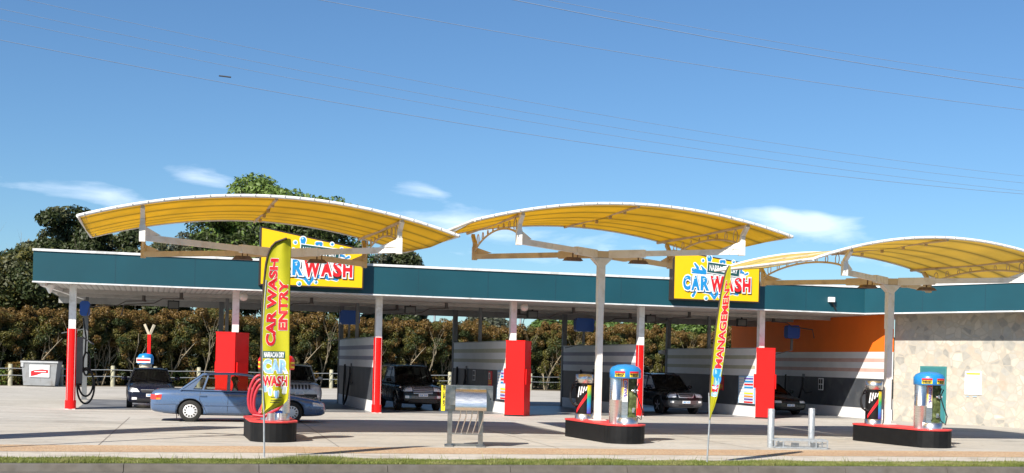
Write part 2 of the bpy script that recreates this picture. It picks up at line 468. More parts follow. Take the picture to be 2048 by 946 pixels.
def mat_heat():
    m, nt, b = new_mat('red_to_yellow_print')
    tc = nt.nodes.new('ShaderNodeTexCoord'); sep = nt.nodes.new('ShaderNodeSeparateXYZ')
    nt.links.new(tc.outputs['Object'], sep.inputs[0])
    mr = nt.nodes.new('ShaderNodeMapRange'); mr.inputs[1].default_value = .55; mr.inputs[2].default_value = 1.2
    nt.links.new(sep.outputs['Z'], mr.inputs[0])
    c = ramp(nt, mr.outputs[0], [(0, (.7,.72,.75)), (.25, (.8,.75,.5)), (.5, (.9,.65,.02)), (.75, (.85,.25,.02)), (1, (.75,.02,.01))]).outputs[0]
    nt.links.new(c, b.inputs['Base Color']); b.inputs['Roughness'].default_value = .4
    return m
M_HEAT = mat_heat()
M_GREENGLASS = simple('olive_glass_panel', (.055,.07,.025), .12, var=.5, scale=12, dirt=((.20,.24,.10), 7))
def car_paint(name, c, metal=.5, rough=.28):
    m, nt, b = new_mat(name)
    n = noise(nt, 260, 2)
    nt.links.new(ramp(nt, n.outputs[0], [(.3, tuple(x*.9 for x in c)), (.7, tuple(min(1, x*1.1) for x in c))]).outputs[0], b.inputs['Base Color'])
    n2 = noise(nt, 3, 5)
    nt.links.new(ramp(nt, n2.outputs[0], [(.3, (rough*.8,)*3), (.75, (rough*1.25,)*3)]).outputs[0], b.inputs['Roughness'])
    b.inputs['Metallic'].default_value = metal
    b.inputs['Coat Weight'].default_value = .8 if max(c) > .03 else .25; b.inputs['Coat Roughness'].default_value = .04; b.inputs['Specular IOR Level'].default_value = .5 if max(c) > .03 else .3
    return m
P_BLUE = car_paint('pale_blue_metallic', (.10,.165,.30), .3, .26)
P_NAVY = car_paint('navy_metallic', (.006,.008,.022), .1)
P_BLACK = car_paint('black_metallic', (.004,.0045,.006), .0)
P_SILVER = car_paint('silver_metallic', (.50,.52,.56), .15)
P_DGREEN = car_paint('dark_green_metallic', (.005,.014,.015), .1)
P_GREY = car_paint('grey_cladding_paint', (.085,.085,.09), .4, .4)
P_GUN = car_paint('gunmetal_paint', (.10,.11,.13), .5, .3)
M_CHROME = simple('chrome', (.62,.63,.65), .22, metal=.45, var=.05)
M_TYRE = simple('tyre_rubber', (.018,.018,.018), .8, var=.2, scale=10)
M_ALLOY = simple('alloy_wheel', (.55,.56,.58), .35, metal=.6, var=.06)
M_DKALLOY = simple('dark_alloy_wheel', (.20,.20,.21), .4, metal=.6, var=.06)
M_HUBCAP = simple('white_hubcap', (.72,.73,.75), .35, metal=.2, var=.04)
M_TRIMBLK = simple('black_car_plastic', (.02,.02,.022), .6, var=.1)
M_CABIN = simple('cabin_trim', (.05,.05,.055), .8, var=.1)
M_LENS = simple('headlamp_lens', (.78,.80,.82), .15, metal=.1, var=.2, scale=20, coat=1)
M_LENSR = simple('tail_lamp_lens', (.55,.04,.02), .2, var=.1, coat=1)
M_LENSO = simple('indicator_lens', (.75,.25,.03), .2, var=.1, coat=1)
def mat_glass(name, tint, opac):
    m, nt, b = new_mat(name)
    tr = nt.nodes.new('ShaderNodeBsdfTransparent'); tr.inputs[0].default_value = rgb(tint)
    gl = nt.nodes.new('ShaderNodeBsdfGlossy'); gl.inputs['Roughness'].default_value = .03
    lw = nt.nodes.new('ShaderNodeFresnel'); lw.inputs[0].default_value = 1.5
    mx = nt.nodes.new('ShaderNodeMixShader')
    nt.links.new(lw.outputs[0], mx.inputs[0]); nt.links.new(tr.outputs[0], mx.inputs[1]); nt.links.new(gl.outputs[0], mx.inputs[2])
    nt.links.new(mx.outputs[0], nt.nodes['Material Output'].inputs[0])
    nt.nodes.remove(b)
    return m
M_GLASS = mat_glass('clear_car_glass', (.72,.76,.74), .2)
M_TINT = mat_glass('tinted_car_glass', (.10,.11,.11), .8)
M_SKIN = simple('skin', (.50,.28,.19), .5, var=.06)
M_HAIR = simple('dark_hair', (.02,.015,.012), .6, var=.2, scale=20)
M_SHIRT = simple('white_cotton', (.75,.75,.74), .8, var=.04)
M_WIRE = simple('cable_black', (.22,.27,.36), .6, var=.1)
M_POLEW = simple('weathered_pole', (.25,.21,.17), .9, var=.2)
# ------------------------------------------------------------ world
SUN_AZ_DIR = Vector((-.52, -.854, 0)).normalized()      # towards the sun
SUN_EL = R(39.5)
w = bpy.data.worlds.new('World'); scene.world = w; w.use_nodes = True
nt = w.node_tree; bg = nt.nodes['Background']
sky = nt.nodes.new('ShaderNodeTexSky'); sky.sky_type = 'NISHITA'; sky.sun_disc = False
sky.sun_elevation = SUN_EL
sky.sun_rotation = math.atan2(SUN_AZ_DIR.x, SUN_AZ_DIR.y)
sky.air_density = 1.0; sky.dust_density = .25; sky.ozone_density = 2.2; sky.altitude = 50
bg.inputs['Strength'].default_value = .052
# thin cirrus, fixed to directions in the sky
tc = nt.nodes.new('ShaderNodeTexCoord')
mp = nt.nodes.new('ShaderNodeMapping'); mp.inputs['Scale'].default_value = (7, 7, 30)
nz = nt.nodes.new('ShaderNodeTexNoise'); nz.inputs['Scale'].default_value = 1.7; nz.inputs['Detail'].default_value = 7; nz.inputs['Distortion'].default_value = .3
nz.inputs['Roughness'].default_value = .55
nt.links.new(tc.outputs['Generated'], mp.inputs[0]); nt.links.new(mp.outputs[0], nz.inputs['Vector'])
def M(op, a, b=None, c=None):
    n = nt.nodes.new('ShaderNodeMath'); n.operation = op
    for s, v in zip(n.inputs, (a, b, c)):
        if v is None: continue
        if hasattr(v, 'is_linked'): nt.links.new(v, s)
        else: s.default_value = v
    return n.outputs[0]
sepd = nt.nodes.new('ShaderNodeSeparateXYZ'); nt.links.new(tc.outputs['Generated'], sepd.inputs[0])
az = M('DIVIDE', sepd.outputs[0], M('MAXIMUM', sepd.outputs[1], .01))
el = M('DIVIDE', sepd.outputs[2], M('MAXIMUM', sepd.outputs[1], .01))
mask = None
def pt(px, py): return ray(px, py)
for px, py, wx, wy, amp in ((130, 385, 180, 26, 1.15), (30, 372, 60, 14, .7), (385, 350, 55, 14, .8), (440, 370, 110, 22, .55), (850, 383, 75, 18, .95), (800, 440, 200, 28, .85), (900, 445, 100, 22, .7),
                            (1130, 470, 200, 26, .8), (1200, 505, 260, 34, .7), (1590, 440, 110, 26, 1.5), (1640, 465, 140, 28, 1.3), (1560, 425, 40, 12, .9), (1700, 520, 190, 34, .75), (1640, 430, 26, 12, .9), (1000, 520, 250, 40, .6), (900, 620, 300, 60, .7), (240, 400, 80, 14, .6)):
    a0, e0 = pt(px, py)
    dx = M('DIVIDE', M('SUBTRACT', az, a0), wx/F); dy = M('DIVIDE', M('SUBTRACT', M('ADD', el, M('MULTIPLY', M('SUBTRACT', az, a0), .10)), e0), wy/F)
    g = M('MULTIPLY', M('POWER', 2.718, M('MULTIPLY', M('ADD', M('MULTIPLY', dx, dx), M('MULTIPLY', dy, dy)), -1.0)), amp)
    mask = g if mask is None else M('ADD', mask, g)
thr = M('SUBTRACT', M('ADD', M('MULTIPLY', nz.outputs[0], 1.5), M('MULTIPLY', mask, .34)), 1.02)
cl = M('MULTIPLY', M('MINIMUM', M('MAXIMUM', M('MULTIPLY', thr, 1.9), 0.0), 1.0), M('MINIMUM', M('MULTIPLY', mask, 3.0), .62))
mxn = nt.nodes.new('ShaderNodeMix'); mxn.data_type = 'RGBA'
nt.links.new(cl, mxn.inputs[0])
tintn = nt.nodes.new('ShaderNodeMix'); tintn.data_type = 'RGBA'; tintn.blend_type = 'MULTIPLY'; tintn.inputs[0].default_value = 1
nt.links.new(sky.outputs[0], tintn.inputs[6]); tintn.inputs[7].default_value = (.80, 1.12, 1.40, 1)
nt.links.new(tintn.outputs[2], mxn.inputs[6]); mxn.inputs[7].default_value = (14.5, 16, 18, 1)
nt.links.new(mxn.outputs[2], bg.inputs[0])
sl = bpy.data.lights.new('sun', 'SUN'); sl.energy = 4.9; sl.angle = R(.53); sl.color = (1, .935, .83)
so = bpy.data.objects.new('sun', sl); col.objects.link(so)
sd = SUN_AZ_DIR*math.cos(SUN_EL)+Vector((0, 0, math.sin(SUN_EL)))
so.rotation_euler = sd.to_track_quat('Z', 'Y').to_euler(); so.location = (0, 0, 60)
scene.view_settings.view_transform = 'Standard'; scene.view_settings.look = 'None'
scene.view_settings.exposure = 0.75; scene.view_settings.gamma = 1

# ------------------------------------------------------------ ground: strips parallel to the kerb
SM = .25                                             # slope of the street line
SD = Vector((1, SM, 0)).normalized(); SN = Vector((-SM, 1, 0)).normalized()
SYAW = math.atan(SM)
def S(Z, t): return Vector((0, Z, 0)) + SD*t       # point on the street line that crosses x=0 at depth Z
Z_KERB, Z_GRASS, Z_PATH, Z_GRAV, Z_APR = 24.9, 25.02, 26.2, 27.9, 29.9
def strip(name, m, Za, Zb, z, kind='structure', t0=-70, t1=70, n=1):
    a, b, c, d = S(Za, t0), S(Za, t1), S(Zb, t1), S(Zb, t0)
    mb = MB(); mb.add([(p.x, p.y, z) for p in (a, b, c, d)], [(0, 1, 2, 3)])
    return tag(mb.build(name, m), kind=kind)
gm = MB(); gm.add([(-1500, -300, -.16), (1500, -300, -.16), (1500, 2500, -.16), (-1500, 2500, -.16)], [(0, 1, 2, 3)])
tag(gm.build('ground', M_FIELD), kind='structure')
strip('road', M_ROAD, 2, Z_KERB-.42, -.145)
# kerb with gutter tray, joints every 2.4 m
km = MB()
kp = [(-.45, -.15), (-.45, -.138), (-.10, -.128), (-.06, -.02), (-.03, -.004), (.12, 0), (.12, -.15)]
for i in range(-26, 27):
    a = S(Z_KERB, i*2.45+.006); b = S(Z_KERB, (i+1)*2.45-.006)
    vs = [(p.x+SN.x*n_, p.y+SN.y*n_, z_) for p in (a, b) for n_, z_ in kp]
    k = len(kp)
    km.add(vs, [(j, j+1, j+1+k, j+k) for j in range(k-1)]+[tuple(range(k)), tuple(range(2*k-1, k-1, -1))])
tag(km.build('kerb', M_KERB), kind='structure')
strip('verge', M_TURF, Z_GRASS+.02, Z_PATH+.06, -.004)
strip('footpath', M_PATH, Z_PATH+.06, Z_GRAV, .0)
strip('gravel_strip', M_GRAVEL, Z_GRAV, Z_APR, .004)
# concrete apron out to the back boundary
FA = Vector((-29.6, 72.2, 0)); FB = Vector((1.9, 95.0, 0)); FD = (FB-FA).normalized(); FN = Vector((-FD.y, FD.x, 0))
am = MB()
p0 = FA-FD*70; p1 = FB-FD*2; p2 = Vector((75, 93, 0))
apron = [S(Z_APR, -70), S(Z_APR, 70), p2, p1, p0]
am.add([(p.x, p.y, 0) for p in apron], [(0, 1, 2, 3, 4)])
tag(am.build('concrete_apron', M_CONC), kind='structure')
jm = MB()
for Zj in (34.6, 40.2):
    a, b = S(Zj, -60), S(Zj, 60); jm.add([(a.x, a.y, .003), (b.x, b.y, .003), (b.x, b.y+.035, .003), (a.x, a.y+.035, .003)], [(0, 1, 2, 3)])
for t in range(-9, 10):
    a = S(Z_APR+.05, t*5.3+1.2); b = a+Vector(SN)*12.6
    jm.add([(a.x, a.y, .003), (a.x+.03, a.y, .003), (b.x+.03, b.y, .003), (b.x, b.y, .003)], [(0, 1, 2, 3)])
tag(jm.build('paving_joint', simple('joint_sealant', (.20,.18,.16), .9)), kind='structure')
# garden bed behind the boundary
bm_ = MB(); bm_.add([tuple(p) for p in (p0+Vector((0,0,.004)), p1+Vector((0,0,.004)), p2+Vector((0,0,.004)), Vector((90, 140, .004)), Vector((-60, 140, .004)), p0+FN*40+Vector((0,0,.004)))], [(0, 1, 2, 3, 4, 5)])
tag(bm_.build('garden_bed', M_SOIL), kind='structure')
# wet slab inside the bays, its dark grey also holding painted roof shade
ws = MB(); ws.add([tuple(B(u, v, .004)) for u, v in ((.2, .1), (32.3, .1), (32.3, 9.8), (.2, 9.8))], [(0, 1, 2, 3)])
tag(ws.build('bay_floor', M_WETSHADE), kind='structure')

# grass blades on the verge
def blades(n, name, m, area, hfun, seed):
    rg = np.random.default_rng(seed)
    t, q = area(n, rg)
    Zc = Z_GRASS+q
    bx = SD.x*t + SN.x*0 ; by = Zc + SD.y*t
    h = hfun(t, q, n, rg); wd = rg.uniform(.004, .010, n); an = rg.uniform(0, 2*PI, n)
    lean = rg.uniform(-.6, .6, (n, 2))*h[:, None]
    co = np.zeros((n, 3, 3))
    co[:, 0] = np.stack([bx-wd*np.cos(an), by-wd*np.sin(an), np.full(n, -.006)], 1)
    co[:, 1] = np.stack([bx+wd*np.cos(an), by+wd*np.sin(an), np.full(n, -.006)], 1)
    co[:, 2] = np.stack([bx+lean[:, 0], by+lean[:, 1], h], 1)
    me = bpy.data.meshes.new(name)
    me.vertices.add(n*3); me.vertices.foreach_set('co', co.reshape(-1))
    me.loops.add(n*3); me.loops.foreach_set('vertex_index', np.arange(n*3, dtype=np.int32))
    me.polygons.add(n); me.polygons.foreach_set('loop_start', np.arange(0, n*3, 3, dtype=np.int32)); me.polygons.foreach_set('loop_total', np.full(n, 3, dtype=np.int32))
    me.update(); me.validate(); me.materials.append(m)
    return link(name, me)
def gh(t, q, n, rg):
    base = .030+.012*np.sin(t*1.3)+.010*np.sin(t*.47+1)+.010*np.sin(t*3.1+2)
    hump = .05*np.exp(-((t+4.1)/.9)**2)
    h = np.clip(base+hump, .02, .2)*rg.uniform(.5, 1.5, n)
    tall = rg.random(n) < .006
    return np.where(tall, h+rg.uniform(.05, .18, n), h)
gr = blades(110000, 'grass', L_GRASS, lambda n, rg: (rg.uniform(-14, 16, n), rg.uniform(.10, 1.24, n)), gh, 3)
tag(gr, 'green grass verge with taller seeding tufts between kerb and footpath', 'grass', kind='stuff')
# ------------------------------------------------------------ the wash building
SOF = 4.45; TOPZ = 5.52; FV = -1.1; BACKV = 10.3; UL = -1.27; UK = 31.4
bld = thing('car_wash_building', 'long open wash building with teal fascia, striped divider walls and a stone clad wing', 'building', O, BYAW)
def bpart(mb, name, mats, parent=None): return mb.build(name, mats, parent or bld)
inv = MB_B.inverted()
# local coordinates of the angled wing
Kp = Vector((UK, FV, 0))
WDl = (inv.to_3x3() @ Vector((.646, -.764, 0))).normalized()
WNl = (inv.to_3x3() @ Vector((-.764, -.646, 0))).normalized()    # towards the street
def Wg(t, n, z): p = Kp+WDl*t+WNl*n; return (p.x, p.y, z)
WL = 16.0
# fascia
f = MB()
f.box(UL, UK, FV, FV+.08, SOF+.03, TOPZ)
f.box(UL, UL+.08, FV+.08, BACKV, SOF+.03, TOPZ)
def quadbox(mb, p, q, n, th, z0, z1, mi=0):
    p = Vector(p); q = Vector(q); n = Vector(n)*th
    a = [p, q, q-n, p-n]
    mb.add([(x.x, x.y, z0) for x in a]+[(x.x, x.y, z1) for x in a], [(0,3,2,1),(4,5,6,7),(0,1,5,4),(1,2,6,5),(2,3,7,6),(3,0,4,7)], mi)
quadbox(f, Wg(.003, 0, 0), Wg(WL, 0, 0), WNl, .08, SOF+.03, TOPZ-.0)
fas = bpart(f, 'fascia', M_TEAL)
jm_ = simple('dark_joint_teal', (.006,.05,.075), .6)  # slightly darker teal for the joints between fascia panels
for i in range(1, 12):
    u = UL+i*2.72; sm = MB()
    sm.box(u-.012, u+.012, FV-.006, FV-.001, SOF+.05, TOPZ-.03); sm.build('panel_joint', jm_, fas)
for i in range(1, 6):
    sm = MB(); a = Wg(i*2.7, .006, 0); b = Wg(i*2.7+.024, .006, 0); quadbox(sm, a, b, WNl, .004, SOF+.05, TOPZ-.03); sm.build('panel_joint', jm_, fas)
t = MB()
t.box(UL-.03, UK, FV-.04, FV+.10, TOPZ+.002, TOPZ+.085)
quadbox(t, Wg(0, .04, 0), Wg(WL, .04, 0), WNl, .14, TOPZ+.004, TOPZ+.085)
t.box(UL-.03, UL+.10, FV+.10, BACKV, TOPZ+.002, TOPZ+.085)
bpart(t, 'roof_capping', M_WTRIM)
t = MB()
t.box(UL-.02, UK, FV-.025, FV+.10, SOF-.02, SOF+.027)
quadbox(t, Wg(0, .025, 0), Wg(WL, .025, 0), WNl, .125, SOF-.022, SOF+.027)
bpart(t, 'lower_trim', M_WTRIM)
# roof deck over bays and wing; soffit below
r = MB()
r.prism([(UL+.08, FV+.1), (UK, FV+.1), (UK+.05, FV+.4), (UK+1.5, BACKV+3.5), (UL+.08, BACKV)], SOF+.10, SOF+.16)
r2 = [Wg(.1, -.1, 0), Wg(WL, -.1, 0), Wg(WL, -13, 0), (UK+1.5, BACKV+3.5, 0), (UK+.06, FV+.42, 0)]
r.prism([(p[0], p[1]) for p in r2], SOF+.17, SOF+.23)
bpart(r, 'roof_deck', M_GREYPOST)
s = MB()
s.prism([(UL+.1, FV+.12), (UK+.2, FV+.12), (32.4, -.6), (32.4, BACKV), (UL+.1, BACKV)], SOF, SOF+.06)
sf = [Wg(.15, -.11, 0), Wg(WL, -.11, 0), Wg(WL, -1.2, 0), Wg(.6, -1.2, 0)]
s.prism([(p[0], p[1]) for p in sf], SOF+.004, SOF+.06)
soff = bpart(s, 'soffit', M_SOFFIT)
bk = MB(); bk.box(UL+.1, 32.4, BACKV, BACKV+.08, SOF-.28, SOF+.3); bpart(bk, 'rear_gutter', simple('grey_gutter', (.36,.36,.35), .5))
bb = MB()
for v in (3.2, 6.6): bb.box(UL+.3, 32.3, v-.06, v+.06, SOF-.14, SOF-.002)
bpart(bb, 'ceiling_beam', simple('dim_grey_beam', (.40,.39,.37), .55))
# columns
def column(u, v, z0, z1, w, m, name='column', red=None):
    c = MB(); c.box(u-w/2, u+w/2, v-w/2, v+w/2, z0, z1)
    c.box(u-w/2-.05, u+w/2+.05, v-w/2-.05, v+w/2+.05, z0, z0+.02)
    o = bpart(c, name, m)
    if red:
        s_ = MB(); s_.prism([(u+(w/2+.045)*math.cos(a), v+(w/2+.045)*math.sin(a)) for a in [R(20*i+10) for i in range(18)]], .02, red)
        s_.prism([(u+(w/2+.07)*math.cos(a), v+(w/2+.07)*math.sin(a)) for a in [R(20*i+10) for i in range(18)]], .02, .32)
        s_.build('red_sleeve', M_RED, o)
    return o
COLS = [0, 5.7, 11.05, 16.4, 21.8, 27.2]
for i, u in enumerate(COLS):
    red = 2.88 if i in (0, 2, 4) else None
    column(u, 0, 0, SOF, .24, M_WPAINT, red=red)
    column(u, 9.7, 0, SOF, .20, M_DARKPOST)
    if i: column(u-.02, 5.0, 2.9 if i != 1 else 0, SOF, .13, M_DARKPOST)
# divider walls, banded charcoal and white with two stripes
def wall(u, v0, v1, stripe, th=.14, top=2.88):
    wb = MB(); h = th/2
    wb.box(u-h, u+h, v0, v1, 0, .45, 0); wb.box(u-h-.004, u+h+.004, v0-.003, v1+.003, .45, 1.73, 1)
    wb.box(u-h, u+h, v0, v1, 1.73, top, 0)
    for z0, z1 in ((2.02, 2.17), (2.44, 2.60)): wb.box(u-h-.003, u+h+.003, v0+.001, v1-.001, z0, z1, 2)
    o = bpart(wb, 'divider_wall', [M_PANELW, M_DARKPANEL, stripe])
    cb = MB(); cb.box(u-h-.03, u+h+.03, v0, v1, top, top+.04); cb.build('wall_capping', M_GREYPOST, o)
    return o
wall(0, .2, 1.1, M_STRP)
wall(5.7, .35, 9.6, M_STRK); wall(11.05, .2, 9.6, M_STRP); wall(16.4, .3, 9.6, M_STRK); wall(21.8, .2, 9.6, M_STRP); wall(27.2, .3, 9.6, M_STRK)
# orange rendered wall that closes the last bay
ow = MB(); U5 = 32.42; vf = -1.28
ow.box(U5, U5+.3, vf, 13.4, 0, .45, 0); ow.box(U5-.004, U5+.3, vf, 13.4, .45, 1.73, 1); ow.box(U5, U5+.3, vf, 13.4, 1.73, 2.88, 0)
for z0, z1 in ((2.02, 2.17), (2.44, 2.60)): ow.box(U5-.003, U5+.29, vf+.002, 13.3, z0, z1, 2)
ow.box(U5-.002, U5+.3, vf, 13.4, 2.88, SOF+.09, 3)
bpart(ow, 'orange_wall', [M_PANELW, M_DARKPANEL, M_STRS, M_ORANGE])
# stone clad wing wall
# built in its own flat frame so that the stones lie in the wall plane
ang = math.atan2(WDl.y, WDl.x)
sw2 = MB(); sw2.box(0, WL-.7, 0, .3, -.05, SOF+.02)
st = sw2.build('stone_wall', M_STONE, bld, Wg(.7, -1.2, 0), ang)
def on_stone(px, py):
    """t, z on the stone face under a photo pixel"""
    a, b = ray(px, py)
    P = MB_B @ Vector(Wg(.7, -1.2, 0)); D = (MB_B.to_3x3() @ WDl)
    # a*Y = P.x + t D.x ; Y = P.y + t D.y
    tt = (a*P.y-P.x)/(D.x-a*D.y); Y = P.y+tt*D.y
    return tt, EYE+b*Y
t0, z0 = on_stone(1841, 732); t1, _ = on_stone(1894, 732)
d = MB(); d.box(t0, t1, -.03, -.005, 0, z0)
dr = d.build('door_frame', M_GREENDOOR, st)
d = MB(); d.box(t0+.07, t1-.07, -.045, -.031, .02, z0-.07)
dl = d.build('door', simple('teal_door_leaf', (.035,.17,.19), .4, var=.06), st)
d = MB(); d.box(t1-.30, t1-.12, -.055, -.046, 1.62, 1.74); d.build('door_sign', M_PW, dl)
d = MB(); d.cyl((t1-.2, -.10, 1.02), (t1-.2, -.046, 1.02), .03, 12); d.bar((t1-.2, -.10, 1.02), (t1-.33, -.10, 1.02), .02, .02); d.build('handle', M_STEEL, dl)
ta, za = on_stone(1931, 742); tb, zb = on_stone(1963, 790)
nb = MB(); nb.box(ta, tb, -.03, -.004, zb, za)
no = nb.build('notice_board', M_PW, st)
nl = MB(); nl.box(ta+.06, tb-.06, -.034, -.031, za-.14, za-.07, 0)
nl.box(ta+.35, tb-.12, -.034, -.031, za-.30, za-.25, 1)
for i in range(6): nl.box(ta+.08, ta+.08+rnd.uniform(.10, .2), -.034, -.031, za-.42-i*.12, za-.40-i*.12, 1); nl.box(ta+.36, ta+.36+rnd.uniform(.15, .35), -.034, -.031, za-.42-i*.12, za-.40-i*.12, 1)
nl.build('notice_print', [M_PY, M_PLB], no)
# small things under the roof: booms, lights
def boom(u, v, s):
    m_ = MB()
    m_.cyl((u, v, SOF-.02), (u, v, SOF-.22), .07, 10)
    m_.cyl((u, v, SOF-.22), (u, v, SOF-.28), .10, 10)
    m_.tube([(u, v, SOF-.25), (u+s*.7, v+.05, SOF-.28), (u+s*1.0, v+.1, SOF-.45), (u+s*2.1, v+.2, SOF-.55), (u+s*2.2, v+.2, SOF-.95)], .022, 8)
    return m_.build('spray_boom', simple('boom_steel', (.10,.09,.085), .5, metal=.4) if 'boom_steel' not in MATS else MATS['boom_steel'], bld)
for i, u in enumerate([3.2, 8.2, 13.7, 19.2, 24.5]):
    boom(u+.6, 2.6, -1); boom(u-.8, 6.0, 1 if i % 2 else -1)
boom(29.9, 4.0, 1)
for u, v in ((3.6, 7.6), (13.2, 4.6), (18.6, 4.6), (24.2, 4.8), (28.9, 5.2)):
    m_ = MB(); m_.box(-.24, .24, -.07, .07, -.36, .0); m_.box(-.03, .03, -.03, .03, 0, .12)
    lo = m_.build('flood_light', M_TRIMBLK, bld, (u, v, SOF-.12))
    g_ = MB(); g_.box(-.2, .2, -.078, -.071, -.32, -.05); g_.build('lamp_lens', M_LAMP, lo)
for u in (5.95, 16.75):
    m_ = MB(); m_.lathe([(.0, -.16), (.12, -.12), (.16, 0), (.12, .12), (0, .16)], n=16); m_.build('round_lamp', simple('opal_globe', (.62,.60,.55), .4) if 'opal_globe' not in MATS else MATS['opal_globe'], bld, (u, -.35, SOF-.22))
# spotlight on the fascia at the kink, roof edge lamp at the far end
p = inv @ At(1659, 604, 52.0)
m_ = MB(); m_.box(-.12, .12, -.16, 0, -.10, .10, 0); m_.bar((0, -.08, -.05), (.25, -.02, -.42), .05, .05, 1)
m_.build('security_light', [M_PW, M_TRIMBLK], bld, (p.x, FV-.01, 4.98))
m_ = MB(); m_.lathe([(.03, 0), (.10, .12), (.16, .3)], n=14); c_ = m_.build('end_lamp', M_WPAINT, bld, (UL+.5, FV+.9, SOF-.35))
# bracing beam visible under the left end of the roof
m_ = MB(); m_.bar((UL+.3, FV+.3, SOF-.04), (-.1, 9.5, SOF-.05), .16, .16); m_.build('end_rafter', M_WPAINT, bld)

# ------------------------------------------------------------ red cabinets at three columns
def cabinet(u, label, rot=-13):
    p = B(u, -2.05) if False else None
    t_ = thing('equipment_cabinet', label, 'cabinet', (0,0,0), R(rot), 'red equipment cabinets at the bay fronts')
    m_ = MB(); m_.box(-.74, 0, 0, 1.15, 0, 2.86)
    o_ = m_.build('cabinet_body', M_RED, t_)
    m_ = MB(); m_.box(-.84, -.741, .15, .95, 1.25, 1.82); m_.build('side_panel', M_RED, t_)
    m_ = MB(); m_.box(.001, .06, .1, .95, 1.22, 1.82); m_.build('side_panel', M_RED, t_)
    m_ = MB(); m_.box(-.75, .01, -.012, 1.16, 2.86, 2.90); m_.build('cabinet_lid', M_RED, t_)
    m_ = MB(); m_.box(-.745, .003, -.006, -.001, .0, .06); m_.build('plinth', M_BLACK, o_)
    return t_
cabs = []
for (px, py), l in (((860/3.64+230+.5, 826), 'red metal cabinet behind the blue sedan'),
                    ((1046.5, 833), 'red metal cabinet right of the stainless mat cleaner'),
                    ((1547, 838), 'red metal cabinet behind the grey bollards')):
    c_ = cabinet(0, l); c_.location = G(px, py); cabs.append(c_)

# ------------------------------------------------------------ hanging blue boxes
def blue_box(px, py, Y, w, h, label, post=True):
    p = At(px, py, Y); t_ = thing('blue_service_box', label, 'box', p, BYAW, 'blue service boxes high under the roof')
    m_ = MB(); hw, hh = w/2, h/2
    prof = [(-hw+.08, -hh), (hw-.08, -hh), (hw, -hh+.08), (hw, hh-.08), (hw-.08, hh), (-hw+.08, hh), (-hw, hh-.08), (-hw, -hh+.08)]
    vs = [(x, -.18, z) for x, z in prof]+[(x, .18, z) for x, z in prof]
    m_.add(vs, [(0,1,2,3,4,5,6,7)[::-1], tuple(range(8, 16))]+[(i, (i+1) % 8, (i+1) % 8+8, i+8)[::-1] for i in range(8)])
    m_.build('box_shell', M_BLUEBOX, t_)
    m_ = MB(); m_.bar((0, .0, -hh), (0, .02, -hh-.55), .09, .09); m_.bar((0, 0, -hh-.55), (-.9, -.1, -hh-.75), .04, .04)
    m_.build('bracket', M_DARKPOST, t_)
    return t_
blue_box(170, 617, 52.6, .40, .62, 'small blue box on the leftmost column')
blue_box(699, 635, 53.5, .85, .60, 'blue box above the first striped divider wall')
blue_box(1168, 650, 56, .86, .60, 'blue box above the divider wall behind the middle canopy pole')
blue_box(1584, 664, 57.5, .62, .60, 'blue box against the orange wall')

# ------------------------------------------------------------ wall hoses, hooks and little signs
def wall_hose(u, v, label, z=1.45, drop=1.0, bend=.5):
    t_ = thing('pressure_hose', label, 'hose', B(u, v), BYAW, 'black wash hoses on the divider walls')
    m_ = MB()
    pts = [(-.12, 0, z), (-.16, .1, z-.4), (-.2, .35, z-drop), (-.24, .7, .14), (-.22, 1.1, .10), (-.16, 1.55, .5), (-.12, 1.7, z-.3), (-.10, 1.7, z+.35)]
    # smooth the path
    sp = []
    for i in range(len(pts)-1):
        for k in range(6):
            q = k/6; p0_ = Vector(pts[max(i-1, 0)]); p1_ = Vector(pts[i]); p2_ = Vector(pts[i+1]); p3_ = Vector(pts[min(i+2, len(pts)-1)])
            sp.append(.5*((2*p1_)+(p2_-p0_)*q+(2*p0_-5*p1_+4*p2_-p3_)*q*q+(3*p1_-p0_-3*p2_+p3_)*q**3))
    sp.append(Vector(pts[-1])); m_.tube(sp, .045, 8); m_.build('hose', M_HOSE, t_)
    m_ = MB(); m_.bar((-.14, 0, z+.25), (-.14, .0, z-.35), .07, .07); m_.tube([(-.14, 0, z-.25), (-.17, -.35, z-.5), (-.17, -.9, z-.42)], .028, 8); m_.build('wand', M_TRIMBLK, t_)
    m_ = MB(); m_.box(-.11, -.075, -.10, .10, z+.2, z+.4); m_.build('hook', M_DARKPOST, t_)
    return t_
wall_hose(11.05, 5.9, 'black hose with wand on the purple striped wall beside the parked black four-wheel drive')
wall_hose(21.8, 5.2, 'black hose drooping from the wall behind the middle vacuum island')
wall_hose(16.4, 7.0, 'black hose on the khaki striped wall behind the mat cleaner')
wall_hose(32.42, 5.5, 'black hose on the orange wall behind the last cabinet')
t_ = thing('pressure_hose', 'black hose looped on the leftmost red and white column', 'hose', B(.2, 1.2), BYAW, 'black wash hoses on the divider walls')
m_ = MB()
for k, (rx, rz, cz) in enumerate(((.30, .62, .78), (.26, .52, .95), (.12, .42, 1.62))):
    m_.tube([(.25+rx*math.cos(a), .05*k, cz+rz*math.sin(a)) for a in [R(15*i) for i in range(24)]], .035, 8, closed=True)
m_.tube([(.2, 0, 2.0), (.22, 0, 2.6), (.1, .1, 3.3)], .03, 8)
m_.build('hose', M_HOSE, t_)
m_ = MB(); m_.box(-.1, .12, -.05, .1, .9, 2.6); m_.bar((.1, 0, 2.6), (.5, -.1, 2.35), .05, .05); m_.build('hose_holder', M_DARKPOST, t_)
